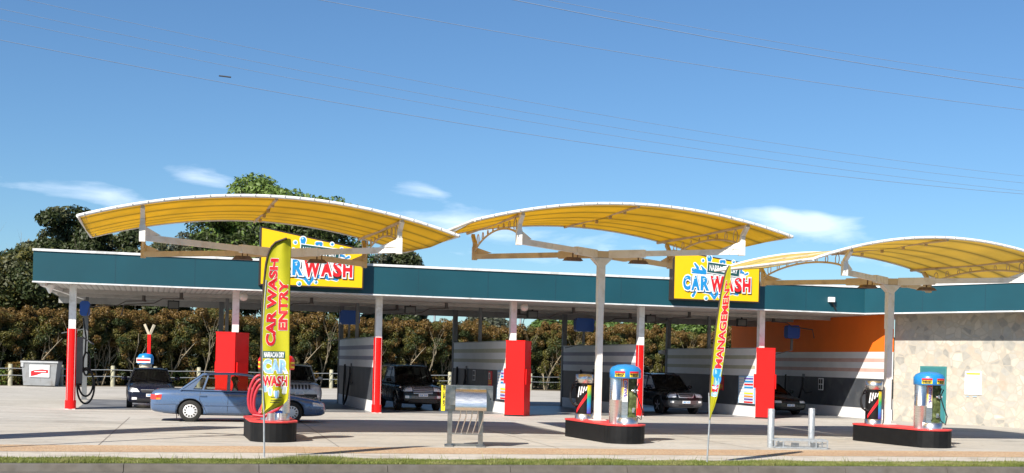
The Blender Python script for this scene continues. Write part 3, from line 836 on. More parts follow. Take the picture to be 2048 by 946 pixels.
# framed instruction signs on the walls
def wall_sign(u, v, z, w, h, label, kind):
    t_ = thing('wall_sign', label, 'sign', B(u-.08, v, z), BYAW)
    m_ = MB(); m_.box(-.02, 0, -w/2, w/2, -h/2, h/2); m_.build('sign_plate', M_PR if kind == 'red' else M_PW, t_)
    m_ = MB()
    if kind == 'red':
        m_.box(-.024, -.021, -w*.05, w*.40, -.05*h, .40*h, 0)
        for i in range(3): m_.box(-.024, -.021, -w*.42, w*.42, -h*(.16+i*.10), -h*(.12+i*.10), 1)
        m_.box(-.027, -.0245, w*.08, w*.26, 0, .3*h, 2)
    else:
        for i in range(2):
            for j in range(2): m_.box(-.024, -.021, -w*.4+j*w*.45, -w*.05+j*w*.45, -h*.42+i*h*.46, -h*.04+i*h*.46, 2)
    m_.build('sign_print', [M_PW, M_PY, M_PK], t_)
wall_sign(16.4, 2.9, 1.36, .55, .62, 'red and white instruction sign on the wall behind the mat cleaner', 'red')
wall_sign(27.2, 3.6, 1.36, .75, .62, 'red and white instruction sign between the dark four-wheel drive and the last cabinet', 'red')
wall_sign(16.4, 5.6, 1.45, .40, .45, 'small grey notice on the wall above the mat cleaner', 'w')
wall_sign(32.42, 3.9, 1.40, .42, .55, 'small white notice on the charcoal band below the orange wall', 'w')
# price boards on the walls beside the cabinets
def price_board(u, label, faint=False):
    t_ = thing('price_board', label, 'sign', B(u-.09, .95, 0), BYAW)
    m_ = MB(); m_.box(-.03, 0, -.75, .75, .55, 1.72); m_.build('board', M_PP if faint else M_PLB, t_)
    m_ = MB()
    cs = [1, 2, 3, 2, 0, 4, 5, 1, 3]
    for i in range(9):
        z = 1.66-i*.125
        m_.box(-.036, -.031, -.68, .68, z-.10, z, 0)
        m_.box(-.040, -.0365, -.62, .2, z-.085, z-.015, cs[i])
    m_.build('price_strip', [M_PW, M_PP, M_PB, M_PR, M_PY, M_PO], t_)
price_board(27.2, 'white price board with coloured strips left of the last red cabinet')
price_board(16.4, 'narrow price board on the wall at the middle red cabinet')
# tap light and yellow tag at rear of the fourth divider
p = G(1328, 795); t_ = thing('wash_light', 'small white lamp with yellow tag at the rear end of the last divider wall', 'lamp', B(27.2, 10.1), BYAW)
m_ = MB(); m_.lathe([(.0, 2.86), (.26, 2.82), (.28, 2.66), (.0, 2.62)], n=16, sx=1.2); m_.build('lamp_head', M_WPAINT, t_)
m_ = MB(); m_.cyl((.1, 0, 0), (.1, 0, 2.64), .035, 8); m_.build('stem', M_DARKPOST, t_)
m_ = MB(); m_.box(-.05, .28, -.06, .06, 1.72, 2.05); m_.build('yellow_tag', M_PY, t_)

# ------------------------------------------------------------ the two roof signs
def roof_sign(u, W, hl, hr, zb, label):
    Dp = .42
    t_ = thing('roof_sign', label, 'sign', B(u, FV-.002, zb), BYAW)
    m_ = MB()
    vs = [(0, -Dp, 0), (W, -Dp, 0), (W, -Dp, hr), (0, -Dp, hl), (0, 0, 0), (W, 0, 0), (W, 0, hr), (0, 0, hl)]
    m_.add(vs, [(0,1,2,3), (5,4,7,6), (0,4,5,1), (3,2,6,7), (1,5,6,2), (0,3,7,4)])
    bx = m_.build('sign_box', simple('dark_brown_sign_frame', (.035,.022,.018), .45) if 'dark_brown_sign_frame' not in MATS else MATS['dark_brown_sign_frame'], t_)
    m_ = MB(); e = .05
    m_.add([(e, -Dp-.006, e), (W-e, -Dp-.006, e), (W-e, -Dp-.006, hr-e*.9), (e, -Dp-.006, hl-e*1.2)], [(0,1,2,3)])
    m_.build('sign_face', M_SIGNY, t_)
    kx = W/905*1.0; ox = 145
    def q(px, py): return (px-ox)*kx, (600+(px-145)*.0447-py)*kx
    def fn(x, y, off): return (x, -Dp-.010-off, y)
    lg = MB()
    blobs = []
    def bl(px, py, r, px2=None, py2=None, r2=None):
        a = q(px, py); b_ = q(px2, py2) if px2 else (None, None)
        blobs.append((a[0], a[1], r*kx, b_[0], b_[1], r2*kx if r2 else None))
    bl(512, 205, 24, 510, 255, 12); bl(632, 245, 11, 632, 285, 11); bl(668, 245, 11, 668, 285, 11); bl(632, 237, 11, 668, 237, 11)
    bl(765, 243, 13); bl(445, 230, 13); bl(362, 262, 9, 392, 300, 14); bl(345, 318, 15, 430, 342, 20); bl(430, 285, 5, 470, 340, 20)
    bl(335, 345, 6, 470, 350, 14); bl(885, 368, 6, 915, 356, 9); bl(850, 290, 13, 845, 340, 8); bl(800, 330, 10, 870, 350, 10)
    bl(375, 528, 7, 348, 565, 13); bl(455, 520, 15, 530, 535, 15); bl(530, 535, 15, 570, 590, 11); bl(570, 590, 11, 610, 535, 12); bl(610, 530, 12, 690, 525, 18)
    bl(700, 525, 16, 740, 545, 13); bl(740, 530, 16, 810, 552, 13); bl(486, 590, 16); bl(631, 577, 12)
    for b_ in blobs:
        if b_[3] is None: add_poly(lg, blob(b_[0], b_[1], b_[2], grow=.035), fn, 0, 0)
        else: add_poly(lg, blob(*b_, grow=.035), fn, 0, 0)
    white_body = [q(*p_) for p_ in ((350, 350), (480, 330), (560, 345), (700, 340), (830, 350), (900, 380), (860, 540), (760, 545), (640, 540), (560, 575), (500, 535), (380, 520), (300, 490))]
    add_poly(lg, white_body, fn, .002, 0)
    for i, b_ in enumerate(blobs):
        if b_[3] is None: add_poly(lg, blob(b_[0], b_[1], b_[2]), fn, .004+.0003*i, 1)
        else: add_poly(lg, blob(*b_), fn, .004+.0003*i, 1)
    for i, (px, py, r_) in enumerate(((506, 196, 9), (441, 226, 5), (761, 239, 5), (480, 583, 7), (627, 573, 5), (352, 312, 5), (560, 545, 5))):
        x, y = q(px, py); add_poly(lg, blob(x, y, r_*kx), fn, .014+.0002*i, 2)
    lg.build('splash_artwork', [M_PW, M_PB, M_PSHADE], t_)
    # lettering: shadow, white outline, coloured fill, shine
    lt = MB()
    letters = [('C', 240, 322, 1), ('A', 328, 415, 1), ('R', 422, 510, 1), ('W', 524, 665, 2), ('A', 672, 770, 2), ('S', 776, 856, 2), ('H', 862, 950, 2)]
    for i, (ch, xa, xb, mi) in enumerate(letters):
        x0, _ = q(xa, 0); x1, _ = q(xb, 0); big = .05 if ch == 'W' else 0
        yb = .44-big; hh = .50+big*1.6
        wdt = x1-x0
        def at(dx, dy):
            return lambda x, y, off: (x0+.035+x+dx, -Dp-.010-off, yb+y+dy)
        w_ = wdt-.07
        add_text(lt, ch, at(.022, -.028), w_, hh, .078, 3, off=.016+.0004*i)
        add_text(lt, ch, at(0, 0), w_, hh, .074, 0, off=.020+.0004*i)
    for i, (ch, xa, xb, mi) in enumerate(letters):
        x0, _ = q(xa, 0); x1, _ = q(xb, 0); big = .05 if ch == 'W' else 0
        yb = .44-big; hh = .50+big*1.6; w_ = x1-x0-.07
        add_text(lt, ch, lambda x, y, off: (x0+.035+x, -Dp-.010-off, yb+y), w_, hh, .032, mi, off=.026+.0004*i)
        add_poly(lt, blob(x0+.10, yb+hh-.08, .018, x0+.10+w_*.3, yb+hh-.05, .016), fn, .032+.0003*i, 4)
    lt.build('lettering', [M_PW, M_PB, M_PR, M_PK, M_PSHADE], t_)
    # name plate
    pl = MB(); c0, s0 = math.cos(R(-5)), math.sin(R(-5)); bx0, by0 = q(492, 338)
    def fp(x, y, off): return (bx0+x*c0-y*s0, -Dp-.010-off, by0+x*s0+y*c0)
    PW, PH = 1.36, .36
    add_poly(pl, [(-.05, -.05), (PW+.05, -.05), (PW+.05, PH+.05), (-.05, PH+.05)], fp, .036, 0)
    add_poly(pl, [(-.02, -.02), (PW+.02, -.02), (PW+.02, PH+.02), (-.02, PH+.02)], fp, .039, 1)
    add_text(pl, 'NARRACAN', lambda x, y, o_: fp(x+.06, y+.06, o_), .88, .24, .005, 0, off=.042)
    add_text(pl, 'DRY', lambda x, y, o_: fp(x+1.02, y+.09, o_), .27, .16, .006, 0, off=.042)
    pl.build('name_plate', [M_PW, M_PG], t_)
    return t_
pS1 = inv @ At(520, 565, 46.3); pS2 = inv @ At(1348, 594, 51.0)
def u_for(px, v, z):
    """u where the line v, z shows in photo column px"""
    lo, hi = -20, 60
    for _ in range(50):
        m_ = (lo+hi)/2; P = B(m_, v, z)
        ix = P.x/P.y*F; iy = (P.z-EYE)/P.y*F
        if CX+ix*_c+iy*_s < px: lo = m_
        else: hi = m_
    return lo
ua, ub = u_for(519, FV-.42, 5), u_for(727, FV-.42, 5)
roof_sign(ua, ub-ua, 2.12, 1.48, 4.62, 'yellow trapezoid car wash sign left, partly behind the tall entry flag')
uc, ud = u_for(1346, FV-.42, 5), u_for(1519, FV-.42, 5)
roof_sign(uc, ud-uc, 1.98, 1.5, 4.70, 'yellow trapezoid car wash sign right, between the second and third canopies')
# ------------------------------------------------------------ shade canopies on single poles
def make_canopy(label, loc, rot, a, hw, rise, zc, fab, hx=3.05, hy=2.6, fy0=-3.0, fy1=3.7, pz=.5, px0=0.0):
    t_ = thing('shade_canopy', label, 'canopy', loc, rot, 'yellow shade canopies over the vacuum islands')
    def tilt(y): return max(0, y)*.035
    def fz(x): return zc+rise*(1-(x/hw)**2)
    def sag(x, y): return fz(x) + tilt(y) - .03*math.sin(PI*min(1, max(0, (y-fy0)/(fy1-fy0))))**2
    m_ = MB()
    m_.bar((0, 0, pz), (0, 0, a-.75), .165, .165); m_.bar((0, 0, a-1.35), (0, 0, a+.04), .20, .20)
    for k in range(5): 
        for s_ in (-1, 1): m_.cyl((s_*.07, -.118, a-.35-k*.22), (s_*.07, -.10, a-.35-k*.22), .02, 8)
    m_.box(-.2, .2, -.2, .2, pz, pz+.02)
    # gusset under the head
    for s_ in (-1, 1):
        m_.add([(0, -.128, a-.36), (s_*.30, -.128, a-.06), (0, -.128, a-.06), (0, .128, a-.36), (s_*.30, .128, a-.06), (0, .128, a-.06)], [(0,1,2), (5,4,3), (0,3,4,1)])
    m_.build('pole', M_BEAMW, t_, (px0, 0, 0))
    hd = MB(); hd.box(-.26, .26, -.16, .16, a-.05, a+.13)
    ho = hd.build('pole_head', M_BEAM, t_, (px0, 0, 0))
    for sx in (-1, 1):
        for sy in (-1, 1):
            m_ = MB(); end = Vector((sx*hx, sy*hy, a+.05)); st_ = Vector((px0+sx*.2, sy*.12, a+.05))
            d_ = (end-st_).normalized(); L = (end-st_).length
            m_.bar(st_, st_+d_*1.05, .13, .21); m_.bar(st_+d_*1.03, end, .10, .145)
            for k in range(3): m_.cyl(st_+d_*(.35+.3*k)+Vector((0, -.085, .03)), st_+d_*(.35+.3*k)+Vector((0, -.06, .03)), .022, 6)
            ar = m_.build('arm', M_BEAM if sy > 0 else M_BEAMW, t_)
            # upright from arm end up to the cover edge
            topz = fz(hx)-.05
            u_ = MB(); yy = sy*hy
            u_.add([(sx*hx-.07, yy-.07, a-.05), (sx*hx+.07, yy-.07, a-.05), (sx*hx+.07, yy-.07, a+.34), (sx*hx-.07, yy-.07, a+.34),
                    (sx*hx-.07, yy+.07, a-.05), (sx*hx+.07, yy+.07, a-.05), (sx*hx+.07, yy+.07, a+.34), (sx*hx-.07, yy+.07, a+.34)],
                   [(0,1,2,3), (5,4,7,6), (4,0,3,7), (1,5,6,2), (3,2,6,7), (0,4,5,1)])
            # gusset back along the arm
            gx = sx*hx-sx*.42; gy = yy-sy*.42*hy/hx
            u_.add([(sx*hx-sx*.06, yy-.05, a+.10), (gx, gy-.05, a+.145), (sx*hx-sx*.06, yy-.05, a+.31), (sx*hx-sx*.06, yy+.05, a+.10), (gx, gy+.05, a+.145), (sx*hx-sx*.06, yy+.05, a+.31)], [(0,1,2), (5,4,3), (1,4,5,2), (0,3,4,1)])
            ft = fy0+.06 if sy < 0 else hy+.3
            u_.bar((sx*hx, yy, a+.32), (sx*hx, yy-(.0 if sy > 0 else .05), topz-.26), .11, .11)
            u_.bar((sx*hx, yy, topz-.28), (sx*hx, ft, topz-.02), .10, .10)
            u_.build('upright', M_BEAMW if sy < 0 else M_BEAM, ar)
    for sx in (-1, 1):
        tr = MB(); zt = fz(hx)-.07
        tr.tube([(sx*hx, fy0+.02, zt), (sx*hx, fy1-.02, zt+tilt(fy1))], .045, 8)
        def zb(y):
            q = (y+hy)/(2*hy); return a+.16+(zt-.14-a-.16)*(math.sin(PI*q)**.6 if 0 < q < 1 else 0)
        lo_y = [(-hy+.05)+(2*hy-.1)*i/20 for i in range(21)]
        tr.tube([(sx*hx, y, zb(y)) for y in lo_y], .028, 8)
        for k in range(8):
            y = -hy+.42+k*(2*hy-.84)/7; r_ = max(.05, (zt-.04-zb(y))/2*1.02); r_ = min(r_, .24)
            cz = zt-.04-r_
            tr.tube([(sx*hx, y+r_*.8*math.cos(R(24*i)), cz+r_*math.sin(R(24*i))) for i in range(15)], .014, 6, closed=True)
        tr.build('ring_truss', M_BEAM, t_)
    m_ = MB(); m_.tube([(0, fy0+.02, fz(0)-.05), (0, fy1-.02, fz(0)-.05+tilt(fy1))], .038, 8)
    for k in range(4): m_.box(-.03, .05, fy0+1.1+k*1.2, fy0+1.16+k*1.2, fz(0)-.12, fz(0)-.03)
    m_.build('ridge_purlin', M_BEAM, t_)
    fb = MB()
    fb.slab(lambda i, j: ((i*2-1)*hw, fy0+(fy1-fy0)*j, sag((i*2-1)*hw, fy0+(fy1-fy0)*j)), (0, 0, 1), 40, 26, .008)
    fo = fb.build('shade_cloth', fab, t_)
    ed = MB()
    N = 36
    for y in (fy0-.03, fy1+.03): ed.tube([((i/N*2-1)*(hw+.04), y, fz((i/N*2-1)*hw)+tilt(y)) for i in range(N+1)], .042, 8)
    for x in (-hw-.04, hw+.04): ed.tube([(x, fy0-.03, fz(hw)), (x, fy1+.03, fz(hw)+tilt(fy1))], .042, 8)
    ed.build('edge_tube', M_WPAINT, t_)
    lc = MB()
    n_ = 44
    for i in range(n_):
        for s_ in (-1, 1):
            y = fy0+.1+(fy1-fy0-.2)*i/(n_-1); x = s_*(hw+.04)
            lc.bar((x+s_*.03, y, fz(hw)+tilt(y)+.045), (x-s_*.16, y+.05, fz(hw)+tilt(y)+.02), .02, .012)
    for i in range(26):
        x = (i/25*2-1)*hw*.98
        lc.bar((x, fy0-.078, fz(x)-.045), (x+.02, fy0-.078, fz(x)+.05), .012, .008); 
    lo_ = lc.build('lacing', simple('lacing_cord', (.40,.38,.34), .8) if 'lacing_cord' not in MATS else MATS['lacing_cord'], t_); lo_['kind'] = 'stuff'
    for sx in (-1, 1):
        l_ = MB(); y0 = -.45; x0 = px0+sx*.95
        l_.add([(x0-.26, y0-.10, a-.20), (x0+.26, y0-.10, a-.20), (x0+.26, y0+.18, a-.20), (x0-.26, y0+.18, a-.20), (x0-.18, y0-.06, a-.11), (x0+.18, y0-.06, a-.11), (x0+.18, y0+.13, a-.11), (x0-.18, y0+.13, a-.11)],
               [(0,3,2,1), (4,5,6,7), (0,1,5,4), (1,2,6,5), (2,3,7,6), (3,0,4,7)])
        l_.bar((x0, y0+.05, a-.12), (x0, y0+.05, a+.1), .03, .03); l_.tube([(x0+.12, y0, a-.12), (x0+.12, y0-.02, a+.12), (x0-.06*sx, y0+.2, a+.16)], .014, 6)
        l_.build('canopy_lamp', M_RUST, t_)
    return t_
C1 = G(545, 872); C1 = Vector((-6.52, 32.6, 0))
C2 = Vector((2.42, 34.9, 0)); C3 = Vector((11.1, 36.9, 0))
make_canopy('leftmost yellow shade canopy, its cover joining the next one at a V', C1, BYAW, 4.72, 4.42, .70, 5.15, M_FABRIC, px0=.36)
make_canopy('middle yellow shade canopy on the island in front of the open bays', C2, BYAW-R(2), 5.08, 4.25, .62, 5.55, M_FABRIC)
make_canopy('rightmost paler yellow shade canopy, its outer end turned up towards the right edge', C3, R(13), 4.66, 3.95, .74, 4.98, M_FABRIC_PALE, hx=2.85)

# ------------------------------------------------------------ islands
def island(label, loc, rot, L, Wd, h=.5):
    t_ = thing('vacuum_island', label, 'island', loc, rot, 'black islands with red tops')
    def ol(hw_, hl, n=12):
        return [(hw_*math.cos(a), (hl-hw_)+hw_*math.sin(a)) for a in [PI*i/n for i in range(n+1)]]+[(hw_*math.cos(a), -(hl-hw_)+hw_*math.sin(a)) for a in [PI+PI*i/n for i in range(n+1)]]
    m_ = MB(); m_.prism(ol(Wd/2, L/2), 0, h-.035, smooth=False); m_.build('base', M_BLACK, t_)
    m_ = MB(); m_.prism(ol(Wd/2+.02, L/2+.02), h-.034, h); m_.build('island_top', M_REDD, t_)
    return t_
I1 = Vector((-6.05, 31.4, 0)); 
island('black island with red top carrying the red topped vacuum', I1, BYAW, 3.2, 1.12)
I2 = C2+Vector((.13, -.62, 0)); island('black island with red top in the middle under the second canopy', I2, R(19), 3.8, 1.12)
I3 = Vector((11.12, 35.65, 0)); island('rightmost black island with red top in front of the stone wall', I3, R(21), 3.65, 1.12)

def vacuum(label, loc, rot, dome, group='vacuum machines on the islands'):
    t_ = thing('vacuum_machine', label, 'vacuum machine', loc, rot, group)
    m_ = MB(); m_.lathe([(.165, 0), (.165, .62), (.17, .625), (.17, .64), (.165, .645), (.165, 1.24)], (-.20, -.02, 0), 24); m_.box(-.2, .20, .0, .3, .12, 1.24)
    m_.build('steel_canister', M_STEEL, t_)
    m_ = MB(); m_.lathe([(.30, .0), (.30, .16), (.27, .165), (.0, .165)], (.10, -.08, 0), 28); m_.build('bottom_ring', M_STEEL, t_)
    m_ = MB(); m_.box(-.04, .125, -.06, -.002, .25, 1.20); sp = m_.build('front_panel', M_STEEL, t_)
    m_ = MB(); m_.box(-.025, .115, -.068, -.061, .58, 1.20); st_ = m_.build('sticker', M_HEAT, sp)
    m_ = MB()
    fx = lambda x, y, o_: (.075-y, -.069-o_, .70+x)
    add_text(m_, 'FRAGRANCE', fx, .44, .06, .012, 1, off=.001); add_text(m_, 'FRAGRANCE', fx, .44, .06, .003, 0, off=.003)
    fx2 = lambda x, y, o_: (.095-y+.06, -.069-o_, .76+x)
    add_text(m_, '& VACUUM', lambda x, y, o_: (.10-y, -.069-o_, .74+x), .36, .035, .002, 0, off=.004)
    m_.build('lettering', [M_PP, M_PW], st_)
    m_ = MB(); m_.box(.126, .36, -.02, .02, .17, 1.20); m_.box(.335, .365, -.03, .28, .17, 1.2); gp = m_.build('glass_panel', M_GREENGLASS, t_)
    m_ = MB(); m_.cyl((.30, -.02, .88), (.30, -.14, .88), .05, 12); m_.cyl((.22, -.08, .88), (.38, -.12, .88), .03, 10); m_.build('nozzle', M_STEEL, t_)
    m_ = MB(); m_.box(.24, .31, -.07, -.021, .30, .42); m_.build('nozzle_socket', M_STEEL, t_)
    m_ = MB(); pts = [(.34, -.10, .9), (.40, -.14, 1.08), (.34, -.14, 1.12), (.30, -.14, .95), (.40, -.16, .62), (.50, -.18, .35), (.47, -.16, .12), (.33, -.18, .22), (.30, -.12, .35)]
    m_.tube(pts, .018, 6); m_.build('hose', M_HOSE, t_)
    m_ = MB(); prof = [(.40, 1.20), (.42, 1.22), (.42, 1.42), (.36, 1.50), (.22, 1.56), (.0, 1.58)]
    m_.lathe(prof, (.05, .02, 0), 28); dm = m_.build('dome_cap', dome, t_)
    for a0 in (-118, -62):
        m_ = MB()
        def cy(x, y, o_, a0=a0):
            an = R(a0)+x/.42; return (.05+(.424+o_)*math.cos(an), .02+(.424+o_)*math.sin(an), 1.24+y)
        hwid = .14
        m_.add([cy(-hwid+2*hwid*i/6, yy, 0) for yy in (0, .15) for i in range(7)], [(i, i+1, i+8, i+7) for i in range(6)], 0)
        m_.add([cy(-hwid+2*hwid*i/6, yy, .003) for yy in (.10, .15) for i in range(7)], [(i, i+1, i+8, i+7) for i in range(6)], 1)
        add_text(m_, 'FRAGRANCE', lambda x, y, o_: cy(x-hwid*.9, y+.055, o_), .24, .035, .004, 2, off=.004)
        add_text(m_, '& VACUUM', lambda x, y, o_: cy(x-hwid*.7, y+.012, o_), .19, .035, .004, 2, off=.004)
        m_.build('dome_sticker', [M_PY, M_PR, M_PK], dm)
    return t_
def on_island(I, rot, y, x=0, z=.5): return I + Matrix.Rotation(rot, 3, 'Z') @ Vector((x, y, 0)) + Vector((0, 0, z))
vacuum('vacuum machine with blue dome on the middle island', on_island(I2, R(19), -1.15, .05), R(2), M_DOME)
vacuum('vacuum machine with blue dome on the rightmost island beside the green door', on_island(I3, R(21), -1.05, .05), R(2), M_DOME)
def shampoo(label, loc, rot):
    t_ = thing('shampoo_machine', label, 'cleaning machine', loc, rot, 'rainbow striped machines at the rear of the islands')
    m_ = MB(); m_.lathe([(.25, 0), (.25, .14), (.23, .145), (.23, 1.02), (.25, 1.025), (.25, 1.26), (.0, 1.28)], n=26); m_.build('steel_body', M_STEEL, t_)
    m_ = MB(); m_.lathe([(.236, .15), (.236, 1.0)], n=26); m_.build('black_wrap', M_BLACK, t_)
    m_ = MB()
    def cy(an, z, o_=0): return ((.24+o_)*math.cos(an), (.24+o_)*math.sin(an), z)
    a0, a1 = R(-72), R(-38)
    m_.add([cy(a0+(a1-a0)*i/4, .16+.8*j/8) for j in range(9) for i in range(5)], [(j*5+i, j*5+i+1, j*5+i+6, j*5+i+5) for j in range(8) for i in range(4)])
    m_.build('rainbow_stripe', M_RAINBOW, t_)
    m_ = MB()
    m_.add([cy(R(-150)+(a0-R(-150))*i/8, .16+(.45)*i/8*1.0, .004) for i in range(9)]+[cy(R(-150)+(a0-R(-150))*i/8, .26+.5*i/8, .004) for i in range(9)], [(i, i+1, i+10, i+9) for i in range(8)], 0)
    for k in range(4): m_.add([cy(R(-140+k*17), .62+.06*k, .006), cy(R(-132+k*17), .62+.06*k, .006), cy(R(-122+k*17), .92, .006), cy(R(-130+k*17), .92, .006)], [(0, 1, 2, 3)], 1)
    m_.build('wrap_print', [M_PR, M_PW], t_)
    m_ = MB()
    for k in range(3): m_.tube([(-.24-.02*k+.16*math.cos(R(20*i))*(1-.15*k), -.12+.05*k, .72-.03*k+.34*math.sin(R(20*i))*(1-.15*k)) for i in range(18)], .022, 6, closed=True)
    m_.build('hose_coil', M_HOSE, t_)
    return t_
shampoo('steel and black machine with rainbow stripe left of the white pole on the middle island', on_island(I2, R(19), 1.30, -.06), 0)
shampoo('steel and black machine with rainbow stripe left of the pole on the rightmost island', on_island(I3, R(21), 1.20, -.03), 0)
# red topped vacuum behind the entry flag
t_ = thing('vacuum_machine', 'vacuum machine with red cap and thick red hose behind the entry flag', 'vacuum machine', on_island(I1, BYAW, -.75, .04), R(8), 'vacuum machines on the islands')
m_ = MB(); m_.lathe([(.14, .1), (.14, 1.28)], (-.17, .02, 0), 22); m_.lathe([(.15, .1), (.15, 1.28)], (.22, .02, 0), 22); m_.box(-.17, .22, .0, .14, .1, 1.25); m_.build('steel_canister', M_STEEL, t_)
m_ = MB(); m_.lathe([(.36, 0), (.36, .17), (.33, .18), (0, .18)], (.02, -.03, 0), 28); m_.build('bottom_ring', M_STEEL, t_)
m_ = MB(); m_.lathe([(.42, 1.24), (.44, 1.26), (.44, 1.48), (.38, 1.57), (.2, 1.62), (0, 1.63)], (.02, .02, 0), 28); dm = m_.build('dome_cap', M_RED, t_)
for a0 in (-150, -22):
    m_ = MB()
    def cy(x, y, o_, a0=a0):
        an = R(a0)+x/.44; return (.02+(.444+o_)*math.cos(an), .02+(.444+o_)*math.sin(an), 1.28+y)
    m_.add([cy(-.12+.24*i/6, yy, 0) for yy in (0, .15) for i in range(7)], [(i, i+1, i+8, i+7) for i in range(6)], 0)
    add_text(m_, 'VACUUM', lambda x, y, o_: cy(x-.10, y+.05, o_), .2, .05, .005, 1, off=.004)
    m_.build('dome_sticker', [M_PY, M_PR], dm)
m_ = MB()
for k in range(3):
    m_.tube([(-.42+.05*k+(.20-.02*k)*math.cos(R(15*i))+.05*math.sin(R(15*i)), -.12-.05*k, .62-.05*k+(.47-.05*k)*math.sin(R(15*i))) for i in range(24)], .036, 8, closed=True)
m_.tube([(-.5, -.2, .12), (-.25, -.32, .10), (.1, -.36, .28), (.2, -.2, .4)], .036, 8)
m_.build('hose', M_REDHOSE, t_)
m_ = MB(); m_.lathe([(.09, .18), (.10, .21), (.05, .25), (0, .26)], (.12, -.24, 0), 16); m_.build('blue_nozzle', M_BLUEBOX, t_)
m_ = MB(); m_.lathe([(.10, .02), (.10, .18)], (-.06, -.38, 0), 16); m_.lathe([(.10, .02), (.10, .18)], (.20, -.36, 0), 16); m_.build('cup_holder', M_STEEL, t_)

# ------------------------------------------------------------ feather flags
def interp(tab, q):
    for i in range(len(tab)-1):
        if q <= tab[i+1][0]:
            k = (q-tab[i][0])/(tab[i+1][0]-tab[i][0]); return tuple(tab[i][j]+(tab[i+1][j]-tab[i][j])*k for j in range(1, len(tab[i])))
    return tab[-1][1:]
class FlagSurf:
    """cloth between a left and a right outline, both given in metres in the flag's own frame; folds run up the cloth"""
    def __init__(s, tab, amp, depth): s.tab, s.amp, s.depth = tab, amp, depth
    def p(s, a, z, off=0):
        z = max(s.tab[0][0], min(s.tab[-1][0], z))
        l, r = interp(s.tab, z); k = a
        low = max(0, 1-(z-s.tab[0][0])/1.2)
        y = s.depth*k + s.amp*math.sin(k*7+z*1.6)*(.3+.7*k) + .10*low*math.sin(k*9)*k
        return (l+(r-l)*k, y-off, z)
def flag(label, base, ztab, polepts, amp, depth, cloth):
    t_ = thing('feather_flag', label, 'flag', base, 0, 'feather flags at the kerb')
    sf_ = FlagSurf(ztab, amp, depth)
    m_ = MB(); z0, z1 = ztab[0][0], ztab[-1][0]
    m_.slab(lambda i, j: sf_.p(i, z0+(z1-z0)*j), (0, -1, 0), 24, 90, -.004)
    c_ = m_.build('flag_cloth', cloth, t_)
    m_ = MB(); m_.tube(polepts, [.019]*(2)+[.015]*(len(polepts)-2), 8); m_.build('pole', M_GALV, t_)
    sl_ = [Vector((interp(ztab, z)[0], 0, z)) for z in [z0+(z1-z0)*i/40 for i in range(41)]]
    m_ = MB(); m_.tube([q+Vector((-.005, 0, 0)) for q in sl_[6:]], .022, 8); m_.build('pole_sleeve', simple('dark_flag_sleeve', (.05,.03,.02), .7) if 'dark_flag_sleeve' not in MATS else MATS['dark_flag_sleeve'], c_)
    return t_, sf_, c_
FB1 = G(529, 915)
k1 = F/FB1.y
def fx1(px): return (px-529)/k1
def tabf(rows, by, bx, k): return [((by-y)/k, (l-bx)/k+ROLLX((by-y)/k), (r-bx)/k+ROLLX((by-y)/k)) for y, l, r in rows]
def ROLLX(z): return -z*ROLL
rows1 = [(829, 524, 527), (822, 523, 536), (812, 523.5, 560), (800, 524, 573), (780, 524, 576), (740, 523, 577), (700, 523, 577.5), (650, 524, 578), (600, 526, 578.5), (560, 529, 579), (530, 532, 579.5), (510, 536, 580), (497, 541, 580), (488, 547, 580), (481, 556, 580), (477, 566, 579.5), (475.5, 574, 579)]
T1 = tabf(rows1, 915, 529, k1)
pp = [(0, 0, -.25), (fx1(528), 0, .85), ((524-529)/k1, .0, 1.2), ((524-529)/k1, 0, 2.4), (T1[9][1], 0, T1[9][0])]
fl, sf_, cl_ = flag('tall lime yellow CAR WASH ENTRY feather flag facing the street', FB1, T1, [(0, 0, -.25), (-.03, 0, .86), (-.06, 0, 1.3), (-.06-.05, 0, 2.4), (-.05, 0, T1[9][0])], .035, .10, M_FLAG)
def vert_text(mb, sf_, body, z0, z1, a0, a1, weight, mi, off):
    """lettering that reads upwards on the cloth between heights z0..z1 and cloth fractions a0 (letter tops) .. a1 (letter feet)"""
    H = a1-a0
    l, r = interp(sf_.tab, (z0+z1)/2); wm = (r-l)*H
    vs, fs = text_verts(body, z1-z0, wm, weight)
    mb.add([sf_.p(a1-(y/wm)*H, z0+x, off) for x, y in vs], fs, mi)
lt = MB()
zc = lambda y: (915-y)/k1
vert_text(lt, sf_, 'CAR WASH', zc(690), zc(518), .17, .47, .020, 0, .008); vert_text(lt, sf_, 'CAR WASH', zc(690), zc(518), .17, .47, .013, 1, .014)
vert_text(lt, sf_, 'ENTRY', zc(658), zc(562), .60, .90, .020, 0, .008); vert_text(lt, sf_, 'ENTRY', zc(658), zc(562), .60, .90, .013, 1, .014)
lt.build('lettering', [M_PW, M_PR], cl_)
def hor_text(mb, sf_, body, z0, h, a0, a1, weight, mi, off):
    l, r = interp(sf_.tab, z0); wm = (r-l)*(a1-a0)
    vs, fs = text_verts(body, wm, h, weight)
    mb.add([sf_.p(a0+(x/wm)*(a1-a0), z0+y, off) for x, y in vs], fs, mi)
lg = MB()
def sfq(a, z, off): return sf_.p(a, z, off)
def strip_on(mb, sf_, a0, a1, z0, z1, mi, off, n=8):
    mb.add([sf_.p(a0+(a1-a0)*i/n, z, off) for z in (z0, z1) for i in range(n+1)], [(i, i+1, i+n+2, i+n+1) for i in range(n)], mi)
strip_on(lg, sf_, .06, .84, zc(716), zc(702), 3, .007); hor_text(lg, sf_, 'NARRACAN DRY', zc(714), .10, .10, .80, .004, 0, .011)
hor_text(lg, sf_, 'CAR', zc(744), .24, .08, .88, .030, 0, .007); hor_text(lg, sf_, 'CAR', zc(744), .24, .08, .88, .014, 2, .012)
